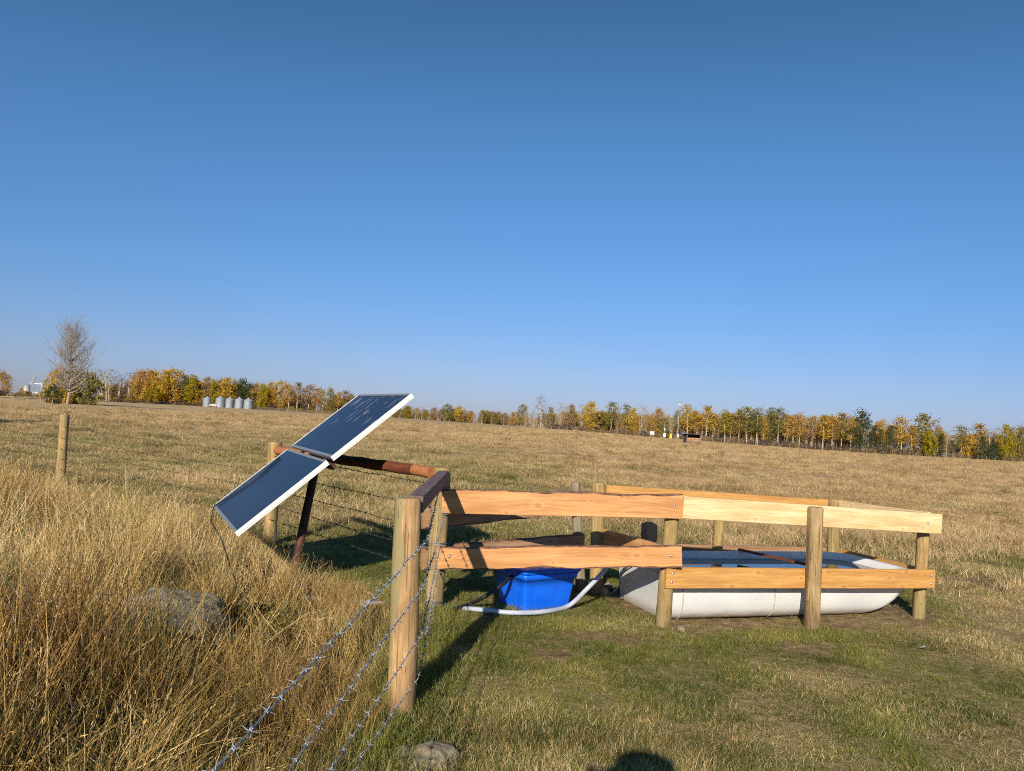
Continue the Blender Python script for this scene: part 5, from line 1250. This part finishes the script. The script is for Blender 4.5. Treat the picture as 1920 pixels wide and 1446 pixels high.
far_fence([at(30, 745, 260), at(90, 748, 262), at(150, 752, 270)], 24, 1.4, 0.10, 'rail_fence', 'dark rail fence behind the tall bare tree', M_OLDWOOD, 3, 0)
# field shelter
s0 = at(1297, 831, 138); s0.z = tz(s0.x, s0.y)
e = thing('field_shelter', 'small open fronted wooden shelter with dark roof in the field', 'shelter', s0); M = Matrix.Translation(s0) @ Matrix.Rotation(0.12, 4, 'Z')
mb = MB()
for x_ in (-1.25, 1.25):
    for y_ in (-0.9, 0.9): mb.bx(x_ - 0.06, x_ + 0.06, y_ - 0.06, y_ + 0.06, -0.2, 1.6)
mb.build('frame', M_OLDWOOD, e, M)
mb = MB()
for k in range(4): mb.bx(-1.19, 1.19, -0.94, -0.90, 0.12 + k * 0.26, 0.35 + k * 0.26)
mb.build('front_boards', M_SHED, e, M)
mb = MB(); mb.bx(-1.19, 1.19, 0.84, 0.88, 0.1, 1.58); mb.build('back_wall', M_SHEDROOF, e, M)
for x_ in (-1.27, 1.23): mb = MB(); mb.bx(x_, x_ + 0.04, -0.83, 0.83, 0.1, 1.58); mb.build('side_wall', M_SHEDROOF, e, M)
mb = MB(); mb.box(Matrix.Translation((0, 0, 1.68)) @ Matrix.Rotation(-0.07, 4, 'X'), 3.0, 2.5, 0.10, 0, 0.01); mb.build('roof', M_SHEDROOF, e, M)
for x_ in (-1.1, 1.1): mb = MB(); mb.bx(x_ - 0.08, x_ + 0.08, -1.25, 1.25, -0.02, 0.12); mb.build('skid', M_OLDWOOD, e, M)
mb = MB(); mb.bx(-1.5, 1.5, -1.02, -0.96, 0.22, 0.30); mb.bx(-1.5, 1.5, -1.02, -0.96, 0.42, 0.50); mb.build('feed_rail', M_OLDWOOD, e, M)
# light mast, cabinet, meter post, yellow marker
m0 = at(1270, 826, 228); m0.z = tz(m0.x, m0.y); mt = at(1274, 759, 228)
e = thing('light_mast', 'tall thin grey mast with a white lamp on top at the wood edge', 'light mast', m0)
mb = MB(); mb.tube([m0 - Vector((0, 0, 0.3)), Vector((mt.x - 0.05, 228, mt.z))], [0.16, 0.09], 8); mb.build('mast', M_GREYMETAL, e)
mb = MB(); mb.bx(-0.35, 0.35, -0.2, 0.2, -0.1, 0.25, 0, 0.04); mb.build('lamp_head', M_WHITE, e, Matrix.Translation((mt.x, 228, mt.z)))
mb = MB(); mb.bx(-0.25, 0.25, -0.2, 0.2, 0.6, 1.6, 0, 0.03); mb.build('control_box', M_WHITE, e, Matrix.Translation(m0 + Vector((0, -0.3, 0))))
m1 = at(1222, 822, 226); m1.z = tz(m1.x, m1.y)
e = thing('utility_cabinet', 'white utility cabinet on legs at the wood edge left of the mast', 'utility box', m1)
mb = MB(); mb.bx(-0.62, 0.62, -0.3, 0.3, 0.75, 1.75, 0, 0.03); mb.build('cabinet', M_WHITE, e, Matrix.Translation(m1))
for x_ in (-0.4, 0.4): mb = MB(); mb.bx(x_ - 0.06, x_ + 0.06, -0.06, 0.06, -0.2, 0.75); mb.build('leg', M_GREYMETAL, e, Matrix.Translation(m1))
m2_ = at(1245, 824, 226); m2_.z = tz(m2_.x, m2_.y)
e = thing('meter_post', 'grey meter box on a tall post between cabinet and mast', 'meter post', m2_)
mb = MB(); mb.tube([(0, 0, -0.2), (0, 0, 4.6)], 0.07, 8); mb.build('post', M_GREYMETAL, e, Matrix.Translation(m2_))
mb = MB(); mb.bx(-0.38, 0.38, -0.4, -0.1, 0.3, 1.5, 0, 0.03); mb.bx(-0.2, 0.2, -0.35, -0.1, 2.3, 2.9, 0, 0.03); mb.build('meter_box', M_WHITE, e, Matrix.Translation(m2_))
m3 = at(1257, 826, 224); m3.z = tz(m3.x, m3.y)
e = thing('marker_board', 'bright yellow tapered marker beside the tall light mast', 'marker', m3)
mb = MB(); mb.add([(-0.42, -0.1, 0), (0.42, -0.1, 0), (0.2, -0.05, 1.6), (-0.12, -0.05, 1.6), (-0.42, 0.1, 0), (0.42, 0.1, 0), (0.2, 0.05, 1.6), (-0.12, 0.05, 1.6)], [(0, 1, 2, 3), (7, 6, 5, 4), (1, 5, 6, 2), (4, 0, 3, 7), (3, 2, 6, 7)], 0); mb.build('marker', M_YELLOW, e, Matrix.Translation(m3))

# ------------------------------------------------------------------ the photographer, standing behind the camera; only the shadow falls into the picture
def photographer():
    px_, py_ = -0.10, -0.39
    e = thing('person', 'person with both hands raised, seen only by the dark shadow at the bottom edge', 'person', (px_, py_, 0))
    me = bpy.data.meshes.new('body'); V = []; E = []; Rd = []
    def v(x_, y_, z_, r_): V.append((x_, y_, z_)); Rd.append(r_); return len(V) - 1
    pel = v(0, 0, 0.95, 0.145); wst = v(0, 0.0, 1.12, 0.14); chs = v(0, 0.0, 1.32, 0.165); nck = v(0, 0.02, 1.48, 0.065); jaw = v(0, 0.045, 1.58, 0.075); hd = v(0, 0.03, 1.68, 0.095); crn = v(0, 0.02, 1.74, 0.075)
    E += [(pel, wst), (wst, chs), (chs, nck), (nck, jaw), (jaw, hd), (hd, crn)]
    for s in (-1, 1):
        hip = v(s * 0.1, 0, 0.88, 0.105); kn = v(s * 0.12, 0.02, 0.48, 0.068); an = v(s * 0.13, -0.02, 0.09, 0.048); toe = v(s * 0.15, 0.16, 0.04, 0.04)
        E += [(pel, hip), (hip, kn), (kn, an), (an, toe)]
        sh = v(s * 0.19, 0.0, 1.42, 0.072); el = v(s * 0.27, 0.14, 1.24, 0.05); wr = v(s * 0.105 - 0.12 * 0.6, 0.27, 1.56, 0.032); hd_ = v(s * 0.10 - 0.12 * 0.8, 0.29, 1.61, 0.036)
        E += [(chs, sh), (sh, el), (el, wr), (wr, hd_)]
        for k in range(4):
            f1 = v(s * 0.085 - 0.11, 0.315, 1.595 + k * 0.02, 0.0095); f2 = v(s * 0.055 - 0.11, 0.325, 1.597 + k * 0.02, 0.008); E += [(hd_, f1), (f1, f2)]
        t1 = v(s * 0.08 - 0.10, 0.28, 1.585, 0.011); t2 = v(s * 0.055 - 0.11, 0.29, 1.60, 0.009); E += [(hd_, t1), (t1, t2)]
    me.from_pydata(V, E, []); ob = bpy.data.objects.new('body', me); C.objects.link(ob)
    md = ob.modifiers.new('skin', 'SKIN'); md.use_smooth_shade = True
    for k, d in enumerate(me.skin_vertices[0].data): d.radius = (Rd[k], Rd[k]); d.use_root = (k == 0)
    sb = ob.modifiers.new('sub', 'SUBSURF'); sb.levels = 2; sb.render_levels = 2
    dg = bpy.context.evaluated_depsgraph_get(); m2 = bpy.data.meshes.new_from_object(ob.evaluated_get(dg)); bpy.data.objects.remove(ob)
    m2.materials.clear()
    for m in (simple('dark_jacket', (0.03, 0.035, 0.05), 0.9), simple('blue_jeans', (0.05, 0.07, 0.13), 0.9), simple('skin', (0.5, 0.32, 0.23), 0.55), M_BLACK): m2.materials.append(m)
    for p in m2.polygons:
        c_ = p.center; p.use_smooth = True
        p.material_index = 3 if c_.z < 0.10 else 1 if c_.z < 0.98 else 2 if (c_.z > 1.5 and (abs(c_.x) < 0.1 and c_.y < 0.2 or c_.y > 0.255)) else 0
    M = Matrix.Translation((px_, py_, 0)) @ Matrix.Diagonal((1.06, 1.06, 1.06, 1))
    link(bpy.data.objects.new('body', m2), e, M)
    mb = MB(); mb.lathe([(0.0, 0.085), (0.125, 0.085), (0.14, 0.075), (0.142, 0.01), (0.19, -0.005), (0.192, -0.012), (0.12, -0.006), (0.11, 0.0)], 28); mb.build('hat', simple('felt_hat', (0.06, 0.05, 0.04), 0.9), e, M @ Matrix.Translation((0, 0.03, 1.735)))
    mb = MB(); mb.bx(-0.13, 0.03, -0.0045, 0.0045, -0.04, 0.035, 0, 0.004)
    o = mb.build('phone', M_BLACK, None, Matrix.Translation((px_ - 0.07, py_ + 0.305 * 1.04, 1.63 * 1.05)))
    tag(o, 'black phone held up in both hands of the person', 'phone')
photographer()
